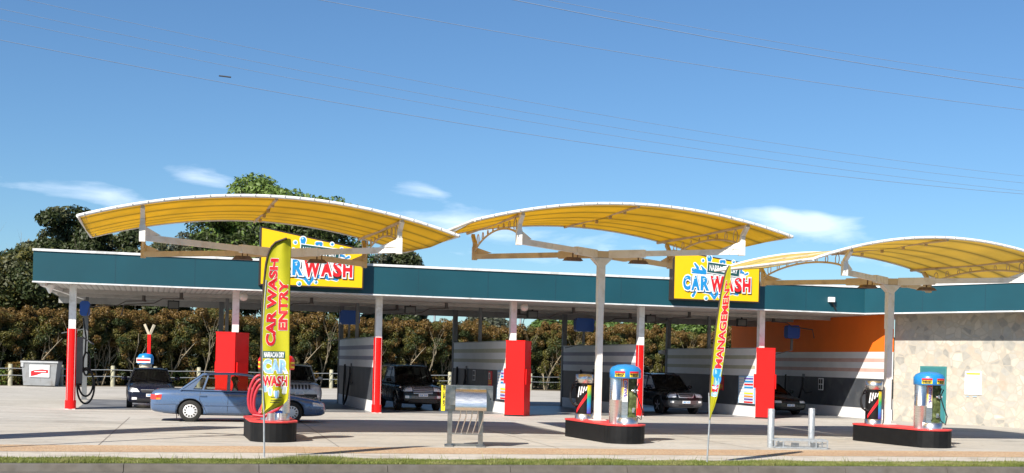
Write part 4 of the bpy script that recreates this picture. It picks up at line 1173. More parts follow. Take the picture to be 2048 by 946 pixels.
hor_text(lg, sf_, 'WASH', zc(771), .19, .05, .90, .020, 0, .009); hor_text(lg, sf_, 'WASH', zc(771), .19, .05, .90, .009, 1, .013)
for a, zt_, r_ in ((.1, 776, 1), (.3, 783, 1), (.55, 788, 1), (.8, 780, 1)):
    z = zc(zt_)
    def ff(x, y, off): return sf_.p(a+x, z+y*.5, off)
    w_ = .07
    add_poly(lg, blob(0, .1, w_*1.5, .02, -.12, w_*1.1), lambda x, y, off: sf_.p(a+x, z+y*.45, off), .006, 0)
    add_poly(lg, blob(0, .1, w_*.9, .02, -.12, w_*.6), lambda x, y, off: sf_.p(a+x, z+y*.45, off), .010, 2)
for zt_ in (795, 801, 805): strip_on(lg, sf_, .35, .75, zc(zt_), zc(zt_-1.6), 4, .006)
lg.build('logo_print', [M_PW, M_PR, M_PLB, M_PG, M_PK], cl_)

FB2 = G(1413, 925); k2 = F/FB2.y
rows2 = [(838, 1418, 1420), (826, 1418.5, 1424), (812, 1419, 1429), (795, 1419.5, 1434), (770, 1420, 1439), (740, 1422, 1443.5), (700, 1426, 1449), (660, 1431, 1453), (620, 1436.5, 1457), (590, 1441, 1459), (560, 1447, 1460.5), (545, 1451, 1461), (535, 1455, 1461), (530, 1458.5, 1460)]
T2 = [((925-y)/k2, (l+1.2-1413)/k2-((925-y)/k2)*ROLL, (r-1413)/k2-((925-y)/k2)*ROLL-.050) for y, l, r in rows2]
fl2, sf2, cl2 = flag('narrow leaning MANAGEMENT feather flag seen almost edge-on', FB2, T2, [(0, 0, -.25), (.045, 0, .92), (.02, .02, 1.5)], .02, -.34, M_FLAG)
z2 = lambda y: (925-y)/k2
lt = MB()
vert_text(lt, sf2, 'MANAGEMENT', z2(735), z2(562), .30, .90, .013, 0, .012); vert_text(lt, sf2, 'MANAGEMENT', z2(735), z2(562), .30, .88, .008, 1, .018)
lt.build('lettering', [M_PW, M_PR], cl2)
lg = MB()
strip_on(lg, sf2, .12, .95, z2(792), z2(738), 3, .010)
for (a, y, r_) in ((.3, 745, .05), (.6, 752, .07), (.4, 764, .06), (.75, 768, .05)):
    add_poly(lg, blob(0, -.05, .05, .05, .10, .08), lambda x, yy, off: sf2.p(a+x*2.2, z2(y)+yy, off), .014, 2)
strip_on(lg, sf2, .15, .9, z2(781), z2(772), 0, .015); vert_text(lg, sf2, 'SH', z2(782), z2(770), .2, .85, .01, 1, .020)
for yy in (786, 791): strip_on(lg, sf2, .3, .8, z2(yy+2), z2(yy), 0, .016)
lg.build('logo_print', [M_PW, M_PR, M_PB, M_PLB], cl2)

# ------------------------------------------------------------ mat cleaner
p = G(930, 893); t_ = thing('mat_cleaner', 'stainless steel mat cleaning machine with yellow side panel and curved hood on an open frame', 'cleaning machine', p, R(4))
k = F/p.y; X = lambda px: (px-930)/k; Zz = lambda py: (893-py)/k
m_ = MB(); m_.box(X(888), X(985)-.02, -.05, .42, Zz(822), Zz(771)); m_.box(X(888), X(907), -.14, -.051, Zz(818), Zz(772)); m_.box(X(898), X(912), -.30, -.141, Zz(810), Zz(796))
bo = m_.build('steel_housing', M_STEELW, t_)
m_ = MB()
for i in range(6): m_.cyl((X(968)+i*.032, -.052, Zz(778)), (X(968)+i*.032, -.0495, Zz(778)), .008, 8)
m_.cyl((X(979), -.054, Zz(797)), (X(979), -.0495, Zz(797)), .02, 8)
m_.build('vent_holes', M_PK, bo)
m_ = MB(); W0, W1 = X(908), X(967)
prof = [(-.05, Zz(777)), (-.16, Zz(779)), (-.30, Zz(788)), (-.40, Zz(800)), (-.44, Zz(812)), (-.42, Zz(820)), (-.38, Zz(820)), (-.39, Zz(812)), (-.35, Zz(802))]
vs = [(x, y, z) for x in (W0, W1+.03) for y, z in prof]; n_ = len(prof)
m_.add(vs, [(i, i+1, i+1+n_, i+n_) for i in range(n_-1)], 0, True)
for x in (W0, W1+.03): m_.add([(x, y, z) for y, z in prof[:6]]+[(x, -.05, Zz(820))], [tuple(range(7))], 0)
m_.build('curved_hood', M_STEEL, t_)
m_ = MB(); m_.box(X(880.5), X(888)-.002, -.12, .40, Zz(822), Zz(772)); yp = m_.build('side_panel', M_PY, t_)
m_ = MB()
for i, wd in enumerate(('CAR', 'MAT', 'CLEAN')):
    add_text(m_, wd, lambda x, y, o_: (X(881.5)+.065-y*.9, -.123-o_, Zz(818)+.06+i*.19+x), .15, .05, .004, 0, off=.001)
m_.build('lettering', M_PK, yp)
for xx in (X(899), X(961)):
    m_ = MB(); m_.box(xx-.06, xx+.05, -.04, .0, 0, Zz(821.5)); m_.box(xx-.06, xx-.045, .001, .16, 0.02, Zz(821.5)); m_.build('leg', M_STEELW, t_)
m_ = MB()
m_.box(X(893), X(967), .10, .18, .0, .06); m_.box(X(889), X(906), -.22, .36, 0, .035); m_.box(X(952), X(970), -.22, .36, 0, .035); m_.build('foot_frame', M_STEELW, t_)
m_ = MB(); m_.box(X(899), X(961), -.07, -.03, Zz(869), Zz(866)); m_.build('rod_rail', M_STEELW, t_)
for i in range(5):
    x = X(919+i*11.5); m_ = MB(); m_.tube([(x, -.2, Zz(820)), (x-.01, -.19, Zz(834)), (x-.115, -.06, Zz(867))], .014, 8); m_.build('rod', M_STEEL, t_)

# ------------------------------------------------------------ bollards and low cage
def bollard(px, py, label):
    t_ = G(px, py); m_ = MB(); m_.lathe([(.088, -.02), (.088, 1.0), (.080, 1.01), (0, 1.015)], n=20)
    o_ = m_.build('bollard', M_GALV, None, t_); tag(o_, label, 'bollard', 'galvanised bollards'); return o_
bollard(1541, 895, 'left thick galvanised bollard at the end of the wire cage')
b2 = bollard(1622, 891, 'right thick galvanised bollard standing behind the wire cage')
p = G(1540, 896); t_ = thing('wire_cage', 'low galvanised wire cage at the foot of the two bollards', 'cage', p+Vector((.12, 0, 0)), R(2))
m_ = MB(); L, W_, H_ = 1.38, .5, .21
for x in (0, .22, L-.3, L): 
    m_.bar((x, 0, .01), (x, 0, H_), .03, .03); m_.bar((x, W_, .01), (x, W_, H_), .03, .03); m_.bar((x, 0, H_), (x, W_, H_), .03, .03); m_.bar((x, 0, .02), (x, W_, .02), .03, .03)
for y in (0, W_): m_.bar((0, y, H_), (L, y, H_), .035, .045); m_.bar((0, y, .02), (L, y, .02), .03, .03)
m_.build('frame', M_GALV, t_)
m_ = MB()
for i in range(46): x = L*i/45; m_.bar((x, 0, .02), (x, 0, H_), .006, .006); m_.bar((x, 0, H_+.026), (x, W_, H_+.026), .006, .006)
for i in range(5): m_.bar((0, -.004, .05+.035*i), (L, -.004, .05+.035*i), .006, .006)
for i in range(10): m_.bar((0, i*W_/9, H_+.028), (L, i*W_/9, H_+.028), .006, .006)
m_.build('wire_mesh', M_GALV, t_)
m_ = MB()
for x in (.12, .50, L-.36): m_.prism([(x, .1), (x+.16, .1), (x+.10, .3), (x, .3)], .02, .14)
m_.build('wheel_bracket', M_DARKPOST, t_)

# ------------------------------------------------------------ waste bin at the back left
p = G(78, 773); t_ = thing('waste_bin', 'big grey metal waste bin with red and white label in front of the hedge', 'bin', p, R(8))
m_ = MB()
m_.add([(-1.0, 0, .06), (1.0, 0, .06), (1.15, -.05, 1.5), (-1.15, -.05, 1.5), (-1.0, 1.1, .06), (1.0, 1.1, .06), (1.15, 1.5, 1.5), (-1.15, 1.5, 1.5)], [(0,1,2,3), (5,4,7,6), (4,0,3,7), (1,5,6,2), (3,2,6,7), (0,4,5,1)])
m_.build('bin_body', simple('grey_bin_paint', (.26,.27,.28), .55, var=.12, scale=2, dirt=((.18,.17,.16), 2)), t_)
m_ = MB(); m_.box(-1.2, 1.2, -.10, -.02, 1.40, 1.50); m_.box(-1.17, -1.0, -.09, -.03, 1.15, 1.39); m_.build('rim', simple('pale_bin_rim', (.45,.46,.47), .5), t_)
m_ = MB(); m_.box(-1.2, 1.2, -.08, 1.55, 1.505, 1.56); m_.build('lid', M_BLACK, t_)
m_ = MB(); bf = lambda x, y, o_: (x, -.062-o_-.035*(y-.06)/1.44, y)
m_.add([bf(-.62, .55, 0), bf(.66, .55, 0), bf(.66, 1.28, 0), bf(-.62, 1.28, 0)], [(0,1,2,3)], 0)
add_poly(m_, [(-.52, .60), (-.2, .66), (.2, .80), (.58, .80), (.58, .98), (.2, 1.02), (-.25, .98), (-.52, .90)], bf, .006, 1)
m_.box(-.3, .45, -.105, -.100, .86, .91, 0)
m_.build('label_plate', [M_PW, M_PR], t_); t_.scale = (.87, .9, .98)

# ------------------------------------------------------------ background vacuum point and Y pole
p = B(4.0, 13.5); pv = X_at(287, p.y+2, 1); Yv = 61.0
p = Vector((X_at(291, Yv, 1.2), Yv, 0))
t_ = thing('vacuum_machine', 'distant small vacuum machine with blue cap seen over the dark parked car', 'vacuum machine', p, R(5))
m_ = MB(); m_.lathe([(.3, 0), (.3, 1.55)], n=16); m_.build('body', simple('cream_machine_paint', (.55,.50,.38), .5), t_)
m_ = MB(); m_.lathe([(.38, 1.54), (.38, 1.90), (.30, 2.02), (0, 2.08)], n=18); m_.build('dome_cap', M_DOME, t_)
m_ = MB(); m_.box(-.36, .30, -.40, -.37, 1.6, 1.84, 0); m_.box(-.34, .28, -.405, -.401, 1.68, 1.78, 1); m_.build('dome_sticker', [M_PW, M_PR], t_)
t_ = thing('forked_post', 'red post with a cream Y fork behind the distant vacuum machine', 'post', Vector((X_at(297, Yv+.6, 1), Yv+.6, 0)), R(5))
m_ = MB(); m_.bar((0, 0, 0), (0, 0, 3.0), .15, .15); m_.build('post', M_RED, t_)
m_ = MB(); m_.bar((0, 0, 2.95), (-.24, -.0, 3.5), .11, .11); m_.bar((0, 0, 2.95), (.20, 0.1, 3.48), .11, .11); m_.build('fork', simple('cream_fork_paint', (.50,.44,.32), .6), t_)
# ------------------------------------------------------------ rail fence along the back boundary
fe = thing('rail_fence', 'low rail fence of round timber posts with two grey rails in front of the hedge', 'fence', FA, math.atan2(FD.y, FD.x))
def on_fence(px):
    a, b = ray(px, 776)
    tt = (a*FA.y-FA.x)/(FD.x-a*FD.y); return tt
posts = [on_fence(px) for px in (-60, 20, 122, 225, 310, 397, 484, 577, 662, 740, 820, 899, 980, 1061, 1135)]
for tt in posts:
    m_ = MB(); m_.lathe([(.13, -.1), (.13, 1.22), (.10, 1.26), (0, 1.27)], n=12); m_.build('post', M_TIMBER, fe, (tt, 0, 0))
for z in (.62, 1.02):
    m_ = MB(); m_.tube([(posts[0]-6, -.02, z)]+[(q+dx, -.14, z+dz) for q in posts for dx, dz in ((0, .0), (1.2, -.03))]+[(posts[-1]+14, 0, z)], .026, 6); m_.build('rail', M_GALV, fe)

# ------------------------------------------------------------ foliage from many small leaves
def leaf_mesh(name, clumps, n, size, mats, seed, flipp=.22, wts=None, up=.4, outer=None, trunk=None):
    """clumps: (x, y, z, rx, ry, rz, material, weight)"""
    rg = np.random.default_rng(seed)
    cl = np.array([c[:6] for c in clumps], float); mi = np.array([c[6] for c in clumps]); wt = np.array([c[7] for c in clumps], float); wt /= wt.sum()
    idx = rg.choice(len(clumps), n, p=wt)
    d = rg.normal(size=(n, 3)); d /= np.linalg.norm(d, axis=1)[:, None]
    rad = rg.uniform(.45, 1.0, n)**.6
    pos = cl[idx, :3]+d*rad[:, None]*cl[idx, 3:6]
    nrm = d*.8+rg.normal(size=(n, 3))*.6; nrm[:, 2] += up; nrm /= np.linalg.norm(nrm, axis=1)[:, None]
    t1 = np.cross(nrm, rg.normal(size=(n, 3))); t1 /= np.linalg.norm(t1, axis=1)[:, None]; t2 = np.cross(nrm, t1)
    s = size*rg.uniform(.6, 1.4, n)[:, None]
    co = np.stack([pos-t1*s, pos-t2*s*.45+nrm*s*.12, pos+t1*s, pos+t2*s*.45+nrm*s*.12], 1)
    me = bpy.data.meshes.new(name)
    me.vertices.add(n*4); me.vertices.foreach_set('co', co.reshape(-1))
    me.loops.add(n*4); me.loops.foreach_set('vertex_index', np.arange(n*4, dtype=np.int32))
    me.polygons.add(n); me.polygons.foreach_set('loop_start', np.arange(0, n*4, 4, dtype=np.int32)); me.polygons.foreach_set('loop_total', np.full(n, 4, dtype=np.int32))
    m2 = mi[idx].copy()
    flip = rg.random(n) < flipp; m2[flip] = rg.integers(0, len(mats), flip.sum())
    for m in mats: me.materials.append(m)
    me.polygons.foreach_set('material_index', m2.astype(np.int32))
    me.update(); me.validate()
    return me
def limbs(name, seed, h, r0, forks, spread, lean=0, m=None, base=.0, n0=1, curl=.25):
    """tapered trunk(s) with curving limbs"""
    rr = random.Random(seed); mb = MB()
    for k in range(n0):
        a = 2*PI*k/n0+rr.random(); x0 = (.12*math.cos(a) if n0 > 1 else 0); y0 = (.12*math.sin(a) if n0 > 1 else 0)
        pts = [Vector((x0, y0, -.1))]; d = Vector((lean+rr.uniform(-.2, .2)*(n0 > 1)+math.cos(a)*(.28 if n0 > 1 else 0), math.sin(a)*(.28 if n0 > 1 else 0), 1)).normalized()
        N = 7
        for i in range(N):
            d = (d+Vector((rr.uniform(-curl, curl), rr.uniform(-curl, curl), .12))).normalized(); pts.append(pts[-1]+d*h/N)
        mb.tube(pts, [r0*(1-.75*i/N)/(n0**.4) for i in range(N+1)], 7)
        for f in range(forks):
            i = rr.randint(2, N-1); st = pts[i]; an = rr.uniform(0, 2*PI); dd = Vector((math.cos(an)*spread, math.sin(an)*spread, rr.uniform(.4, 1))).normalized()
            q = [st]; L = h*rr.uniform(.25, .5)
            for j in range(5):
                dd = (dd+Vector((rr.uniform(-.3, .3), rr.uniform(-.3, .3), .1))).normalized(); q.append(q[-1]+dd*L/5)
            rb = r0*(1-.75*i/N)*.6/(n0**.4)
            mb.tube(q, [rb*(1-.16*j) for j in range(6)], 5)
            for g in range(2):
                s2 = q[rr.randint(2, 4)]; d3 = (dd+Vector((rr.uniform(-.9, .9), rr.uniform(-.9, .9), rr.uniform(-.2, .6)))).normalized()
                mb.tube([s2, s2+d3*L*.2, s2+d3*L*.42+Vector((0, 0, .1))], [rb*.4, rb*.3, rb*.14], 4)
    return mb
def crown_clumps(seed, n, cx, cz, rx, ry, rz, cr, nm, bottom=-1.0):
    rr = random.Random(seed); out = []
    while len(out) < n:
        x, y, z = rr.uniform(-1, 1), rr.uniform(-1, 1), rr.uniform(bottom, 1)
        L = math.sqrt(x*x+y*y+z*z)
        if L > 1 or L < .35*rr.random()*2: continue
        k = rr.uniform(.6, 1.5)
        out.append((cx+x*rx, y*ry, cz+z*rz, cr*k*1.15, cr*k, cr*k*.75, rr.randrange(nm), k*k))
    return out

# hedge of tall photinia shrubs
protos = []
for k in range(4):
    rr = random.Random(40+k); cl = []
    for i in range(64):                     # full upper crown, bronze where it faces the sky
        x = rr.uniform(-1.35, 1.35); y = rr.uniform(-1.1, 1.2); z = rr.uniform(2.5, 4.95-.25*abs(x)-rr.random()*.25)
        cl.append((x, y, z, rr.uniform(.28, .48), .4, rr.uniform(.22, .38), 0 if z > 4.0 and rr.random() < .65 else rr.choice((0, 1, 1, 1, 2, 2)), 1))
    for i in range(13):                     # thin lower sprays in front, leaving the stems to be seen
        x = rr.uniform(-1.3, 1.3); z = rr.uniform(.3, 2.5)
        cl.append((x, rr.uniform(-1.0, -.2), z, .30, .3, .32, rr.choice((0, 1, 1, 2)), .28))
    for i in range(34):                     # dense back
        cl.append((rr.uniform(-1.4, 1.4), rr.uniform(1.0, 1.8), rr.uniform(.3, 3.8), .5, .4, .5, 2, .9))
    me = leaf_mesh('foliage', cl, 27000, .072, [L_BRONZE, L_OLIVE, L_DKGREEN], 100+k, flipp=.08)
    tr = limbs('trunk', 60+k, 3.8, .085, 7, .6, n0=3, curl=.22)
    t_ = thing('hedge_shrub', 'tall bronze-tipped hedge shrub with bare pale stems in the row behind the rail fence', 'shrub', (0, 0, 0), 0, 'tall hedge shrubs behind the rail fence')
    link('foliage', me, t_); tr.build('stems', M_BARK, t_)
    protos.append(t_)
spots = []
tt = -17.0
while tt < 39.5:
    q = FA+FD*tt+FN*(4.6+rnd.uniform(-.3, .3)); spots.append((q, math.atan2(FD.y, FD.x)+.3)); tt += 2.3
tt = -17.0
while tt < 39.5:
    q = FA+FD*tt+FN*(2.3+rnd.uniform(-.3, .3)); spots.append((q, math.atan2(FD.y, FD.x))); tt += 2.15
last = spots[-1][0]; q = last.copy()+Vector((-1, 2.3, 0))
while q.x < 30:
    q = q+Vector((2.3, -.10, 0)); spots.append((q.copy(), 0))
q = last.copy()
while q.x < 30:
    q = q+Vector((2.15, -.10, 0)); spots.append((q.copy(), 0))
for i, (q, yw) in enumerate(spots):
    sc = rnd.uniform(.93, 1.07); s3 = (rnd.uniform(.95, 1.1), 1, sc)
    if i >= len(protos): o_ = dup(protos[i % 4], q, yw, scale=s3)
    else: o_ = protos[i]; o_.location = q; o_.rotation_euler = (0, 0, yw); o_.scale = s3
# low plants at the fence foot
lp = None
for i, (px, py, s_) in enumerate(((60, 776, 1.1), (250, 776, .9), (300, 777, 1.2), (350, 778, .9), (640, 779, .9), (905, 779, 1.0), (20, 776, 1.0))):
    pos = G(px, py-6) 
    if lp is None:
        rr = random.Random(5); me = leaf_mesh('foliage', [(rr.uniform(-.8, .8), rr.uniform(-.4, .4), rr.uniform(.2, 1.1), .35, .35, .3, rr.choice((0, 1, 2)), 1) for _ in range(14)], 1600, .085, [L_BRONZE, L_OLIVE, L_BRIGHT], 9)
        lp = link('low_bush', me); tag(lp, 'low leafy bush growing at the foot of the rail fence', 'bush', 'low bushes at the rail fence'); lp.location = pos; lp.scale = (s_,)*3
    else:
        c_ = lp.copy(); col.objects.link(c_); c_.location = pos; c_.scale = (s_,)*3; c_.rotation_euler = (0, 0, i*1.3)

def tree(label, px, Y, topy, wpx, mats, seed, n=26000, leaf=.16, cr=.13, botf=.25, bark=M_BARKD, group='trees beyond the hedge', nclump=60, gaps=1.0, ry=None, z_low=None, name='tree', forks=9, cx=0):
    """px, topy: where the crown's centre line and top show; wpx: crown width in the photo"""
    topz = At(px, topy, Y).z; wm = wpx/F*Y
    base = Vector((X_at(px, Y, topz*.7), Y, 0))
    zl = topz*botf if z_low is None else z_low
    rz = (topz-zl)/2; cz = (topz+zl)/2; rx = wm/2; ryy = ry or min(rx, 4.5)
    t_ = thing(name, label, 'tree', base, 0, group)
    crr = cr*wm
    cl = crown_clumps(seed, nclump, cx, cz, max(.3, rx-crr*.8), max(.3, ryy-crr*.5), max(.3, rz-crr*.5), crr, len(mats))
    link('crown', leaf_mesh('crown', cl, n, leaf, mats, seed+1), t_)
    limbs('trunk', seed+2, (cz+rz*.12), max(.16, wm*.028), forks, .8, curl=.12).build('trunk', bark, t_)
    return t_
DG = [L_DKGREEN, L_GUM, L_DKGREEN]
tree('broad dark gum tree at the far left edge', 0, 92, 476, 210, DG, 200, 24000, .17, cr=.12)
tree('dark gum tree with a rounded top left of the first canopy', 125, 96, 410, 210, DG, 210, 30000, .18, cr=.11)
tree('dark gum tree just behind the left tip of the first canopy', 225, 93, 420, 170, DG, 220, 24000, .17, cr=.12)
tree('dark tree low behind the teal fascia under the first canopy', 300, 90, 468, 150, [L_DKGREEN, L_GUM, L_OLIVE], 230, 18000, .16, cr=.13)
tree('dense dark tree low at the far left behind the hedge', 75, 88, 488, 220, [L_DKGREEN, L_GUM, L_OLIVE], 235, 20000, .16, cr=.12)
tree('thin grey-green gum tree with open branches between the dark trees and the bright green tree', 378, 98, 452, 120, [L_GREY, L_GUM], 240, 9000, .15, cr=.13, bark=M_BARK, nclump=32, forks=8)
tree('tall bright green tree rising above the first canopy', 560, 92, 350, 360, [L_BRIGHT, L_BRIGHT, L_DKGREEN], 250, 52000, .17, cr=.10, nclump=95)
tree('lower bright green tree left of the first yellow sign', 465, 90, 372, 170, [L_BRIGHT, L_BRIGHT, L_DKGREEN], 258, 22000, .16, cr=.13)
tree('bright green tree right of the tall one and lower', 660, 93, 371, 150, [L_BRIGHT, L_BRIGHT, L_DKGREEN], 262, 18000, .16, cr=.14)
tree('grey-green dense tree right of the first yellow sign under the canopy corner', 800, 99, 486, 170, [L_GREY, L_GUM, L_DKGREEN], 270, 30000, .17, cr=.11)
tree('dark tree seen under the roof beside the first divider bays', 790, 96, 560, 130, DG, 275, 14000, .16, cr=.12)
tree('distant grey gum tree seen through the gap under the roof', 975, 150, 618, 130, [L_GREY, L_GREY, L_GUM], 280, 16000, .26, cr=.12)
for i, (px, w_, tp, lb) in enumerate(((1085, 90, 628, 'fresh green tree under the roof right of the second red cabinet'), (1165, 110, 622, 'fresh green tree under the roof behind the blue box'), (1245, 100, 626, 'fresh green tree under the roof left of a red column'), (1320, 100, 620, 'fresh green tree under the roof right of a red column'), (1400, 110, 618, 'fresh green tree behind the narrow management flag'), (1470, 90, 622, 'fresh green tree at the edge of the orange wall'))):
    tree(lb, px, 112+i % 2*5, tp, w_*1.25, [L_FARG, L_FARG, L_BRIGHT], 300+i*7, 17000, .19, cr=.13)
tree('tree tip showing just above the roof behind the rightmost canopy pole', 1740, 100, 546, 110, [L_BRIGHT, L_FARG], 350, 9000, .15, cr=.10, nclump=22)
# bare branched tree
t_ = thing('bare_tree', 'leafless pale tree with thin upright branches at the far left', 'tree', Vector((X_at(48, 100, 9), 100, 0)), 0)
limbs('trunk', 77, 9.6, .10, 12, .45, curl=.10).build('trunk', M_BARK, t_)

# far lamp posts seen under the roof
for px, ty, lb, arm in ((869, 618, 'thin far lamp pole left of the roof gap', 0), (1041, 628, 'far pole with a cross bar behind the second red cabinet column', 1)):
    Y = 120; t_ = thing('lamp_post', lb, 'pole', Vector((X_at(px, Y, 6), Y, 0)), 0, 'far poles beyond the hedge')
    m_ = MB(); m_.cyl((0, 0, 0), (0, 0, At(px, ty, Y).z), .10, 8)
    if arm: m_.bar((-.9, 0, At(px, ty, Y).z-.2), (.9, 0, At(px, ty, Y).z-.2), .1, .1)
    m_.build('post', M_GALV, t_)

# ------------------------------------------------------------ overhead cables, poles out of frame
def cable(pa, pb, Y, label, r=.012, sag=.0, ext=.35):
    """straight-hung cable through two photo points at depths Y[0], Y[1], carried on beyond the frame"""
    a = At(pa[0], pa[1], Y[0]); b = At(pb[0], pb[1], Y[1]); d = b-a
    pts = []
    for i in range(49):
        q = -ext+(1+2*ext)*i/48; p_ = a+d*q; p_.z += sag*4*(q*(q-1)); pts.append(p_)
    m_ = MB(); m_.tube(pts, r, 5); o_ = m_.build('overhead_cable', M_WIRE); tag(o_, label, 'cable', 'overhead cables'); return o_
cable((640, 0), (2048, 220), (24, 30), 'upper dark overhead cable, lowest of the top three', .006, .12)
cable((1028, 0), (2048, 176), (24, 28), 'darkest overhead cable crossing the top right corner', .0075, .08)
cable((1090, -2), (2048, 160), (24.5, 28.5), 'topmost overhead cable crossing the top right corner', .005, .08)
cable((0, 80), (2048, 388), (24, 36), 'lowest long overhead cable with a dark joint over the middle canopy', .006, .35)
cable((100, 60), (2048, 382), (24.5, 36), 'second lowest long overhead cable', .0045, .30)
cable((200, 60), (2048, 366), (25, 37), 'third long overhead cable from the bottom', .0045, .30)
cable((200, 32), (2048, 352), (25.5, 38), 'fourth long overhead cable from the bottom, faint on the blue sky', .0045, .30)
def sleeve(pa, pb, Y, label):
    m_ = MB(); m_.tube([At(pa[0], pa[1], Y), At(pb[0], pb[1], Y)], .015, 6); o_ = m_.build('cable_sleeve', M_TRIMBLK); tag(o_, label, 'cable joint')
sleeve((438, 151.5), (462, 154.5), 25.3, 'short black sleeve on a cable high above the first canopy')
# power pole and pylon left of the frame whose shadows fall on the paving
pl = G(-150, 912); 
SHD = -SUN_AZ_DIR
e1 = G(505, 868); hp = 9.6; bp = e1-SHD*(hp/math.tan(SUN_EL))
t_ = thing('power_pole', 'timber power pole with crossarms beyond the left edge, seen by its thin shadow', 'pole', bp, 0)
m_ = MB(); m_.cyl((0, 0, -.2), (0, 0, hp+.5), .07, 10); m_.build('pole_shaft', M_POLEW, t_)
m_ = MB(); m_.bar((-1.0, .3, hp-.4), (1.0, -.3, hp-.4), .12, .12); m_.bar((-.7, -.3, hp-1.0), (.7, .3, hp-1.0), .1, .1); m_.build('crossarm', M_POLEW, t_)
e2 = G(452, 853.5); hq = 8.6; bq = e2-SHD*(hq/math.tan(SUN_EL))
t_ = thing('pylon_sign', 'tall narrow roadside sign beyond the left edge, seen by its broad shadow', 'sign', bq, 0)
m_ = MB(); m_.box(-.75, .75, -.15, .15, 0, hq); m_.build('sign_panel', M_TEAL, t_)
# ------------------------------------------------------------ cars: x forward, y left, z up, origin under the middle
def car(label, loc, yaw, C, paint, lower=None, glass=M_TINT, wheelm=M_ALLOY, group='cars at the car wash', name='parked_car'):
    t_ = thing(name, label, 'car', loc, yaw, group)
    L, Wd = C['L'], C['W']; hw = Wd/2; rw = C['rw']; wf, wr_ = C['wf'], C['wr']
    # body shell lofted along x: (x, z_bottom, z_shoulder, z_top, half width scale)
    st = C['st']; secs = []
    for x, zb, zs, zt, k in st:
        w_ = hw*k
        half = [(0, zb), (.80*w_, zb), (.965*w_, zb+.07), (w_, zb+(zs-zb)*.45), (.995*w_, zb+(zs-zb)*.75), (.955*w_, zs), (.80*w_, zt-.012), (.45*w_, zt+.012), (0, zt+.02)]
        ring = [(x, y, z) for y, z in half]+[(x, -y, z) for y, z in half[-2:0:-1]]
        secs.append(ring)
    n = len(secs[0]); vs = [p for s_ in secs for p in s_]; fs = []
    for i in range(len(secs)-1):
        for j in range(n): fs.append((i*n+j, i*n+(j+1) % n, (i+1)*n+(j+1) % n, (i+1)*n+j))
    fs.append(tuple(range(n))[::-1]); fs.append(tuple(range((len(secs)-1)*n, len(secs)*n)))
    me = bpy.data.meshes.new('shell'); me.from_pydata(vs, [], fs)
    bmx = bmesh.new(); bmx.from_mesh(me); bmesh.ops.recalc_face_normals(bmx, faces=bmx.faces)
    # crease the blunt ends a little by an extra inset
    bmx.to_mesh(me); bmx.free()
    o_ = bpy.data.objects.new('shell', me); col.objects.link(o_)
    sub = o_.modifiers.new('s', 'SUBSURF'); sub.levels = 2; sub.render_levels = 2
    cut = MB()
    for x in (wf, wr_):
        for s_ in (-1, 1): cut.cyl((x, s_*(hw-.30), rw+.01), (x, s_*(hw+.3), rw+.01), rw+C.get('gap', .055), 32)
    co = cut.build('cutter', M_BLACK); bm2 = o_.modifiers.new('b', 'BOOLEAN'); bm2.object = co; bm2.operation = 'DIFFERENCE'; bm2.solver = 'EXACT'
    dg = bpy.context.evaluated_depsgraph_get(); dg.update()
    bme = bpy.data.meshes.new_from_object(o_.evaluated_get(dg))
    bpy.data.objects.remove(o_); bpy.data.objects.remove(co)
    bme.materials.clear(); bme.materials.append(paint); bme.materials.append(lower or paint); bme.materials.append(M_TRIMBLK)
    zl = C.get('clad', 0)
    for p in bme.polygons:
        p.use_smooth = abs(p.normal.y) < 2
        c_ = p.center
        inside = any((c_.x-x)**2+(c_.z-rw-.01)**2 < (rw+C.get('gap', .055)+.012)**2 and abs(c_.y) < hw*.93 for x in (wf, wr_)) and len(p.vertices) >= 4
        if inside: p.material_index = 2; p.use_smooth = False
        elif zl and (c_.z < zl or (abs(c_.x-wf) < rw+.17 and c_.z < rw*2+.16 and abs(c_.y) > hw*.8 and (c_.x-wf)**2+(c_.z-rw)**2 < (rw+.15)**2) or (abs(c_.x-wr_) < rw+.17 and abs(c_.y) > hw*.8 and (c_.x-wr_)**2+(c_.z-rw)**2 < (rw+.15)**2)): p.material_index = 1
        elif c_.z < min(s_[1] for s_ in st)+.03: p.material_index = 2
    bme.name = 'body'
    body = link('body', bme, t_)
    bm3 = bmesh.new(); bm3.from_mesh(bme); bvh = BVHTree.FromBMesh(bm3); bm3.free()
    def side(x, z, s_=1, off=.004):
        h = bvh.ray_cast(Vector((x, s_*3, z)), Vector((0, -s_, 0)))
        return Vector((x, h[0].y+s_*off, z)) if h[0] is not None else Vector((x, s_*hw, z))
    def front(y, z, off=.004, back=False):
        s_ = -1 if back else 1
        h = bvh.ray_cast(Vector((s_*6, y, z)), Vector((-s_, 0, 0)))
        return Vector((h[0].x+s_*off, y, z)) if h[0] is not None else Vector((s_*L/2, y, z))
    def patch(fn, q, nu, nv, mats, pname, parent=t_, mi=0):
        """bilinear patch with corner list q laid on the body by fn"""
        mb = MB()
        def f(a, b):
            p = (Vector(q[0])*(1-a)+Vector(q[1])*a)*(1-b)+(Vector(q[3])*(1-a)+Vector(q[2])*a)*b
            return fn(p.x, p.y)
        mb.grid(f, nu, nv); return mb.build(pname, mats, parent)
    # seams, handles, mouldings
    sm_ = MB()
    for s_ in (-1, 1):
        for path in C['seams']:
            pts = []
            for (xa, za), (xb, zb_) in zip(path[:-1], path[1:]):
                for i in range(8): pts.append(side(xa+(xb-xa)*i/8, za+(zb_-za)*i/8, s_, .001))
            pts.append(side(*path[-1], s_, .001)); sm_.tube(pts, .006, 4)
        for xh, zh in C['handles']:
            pass
    sm_.build('panel_gap', M_PK, body)
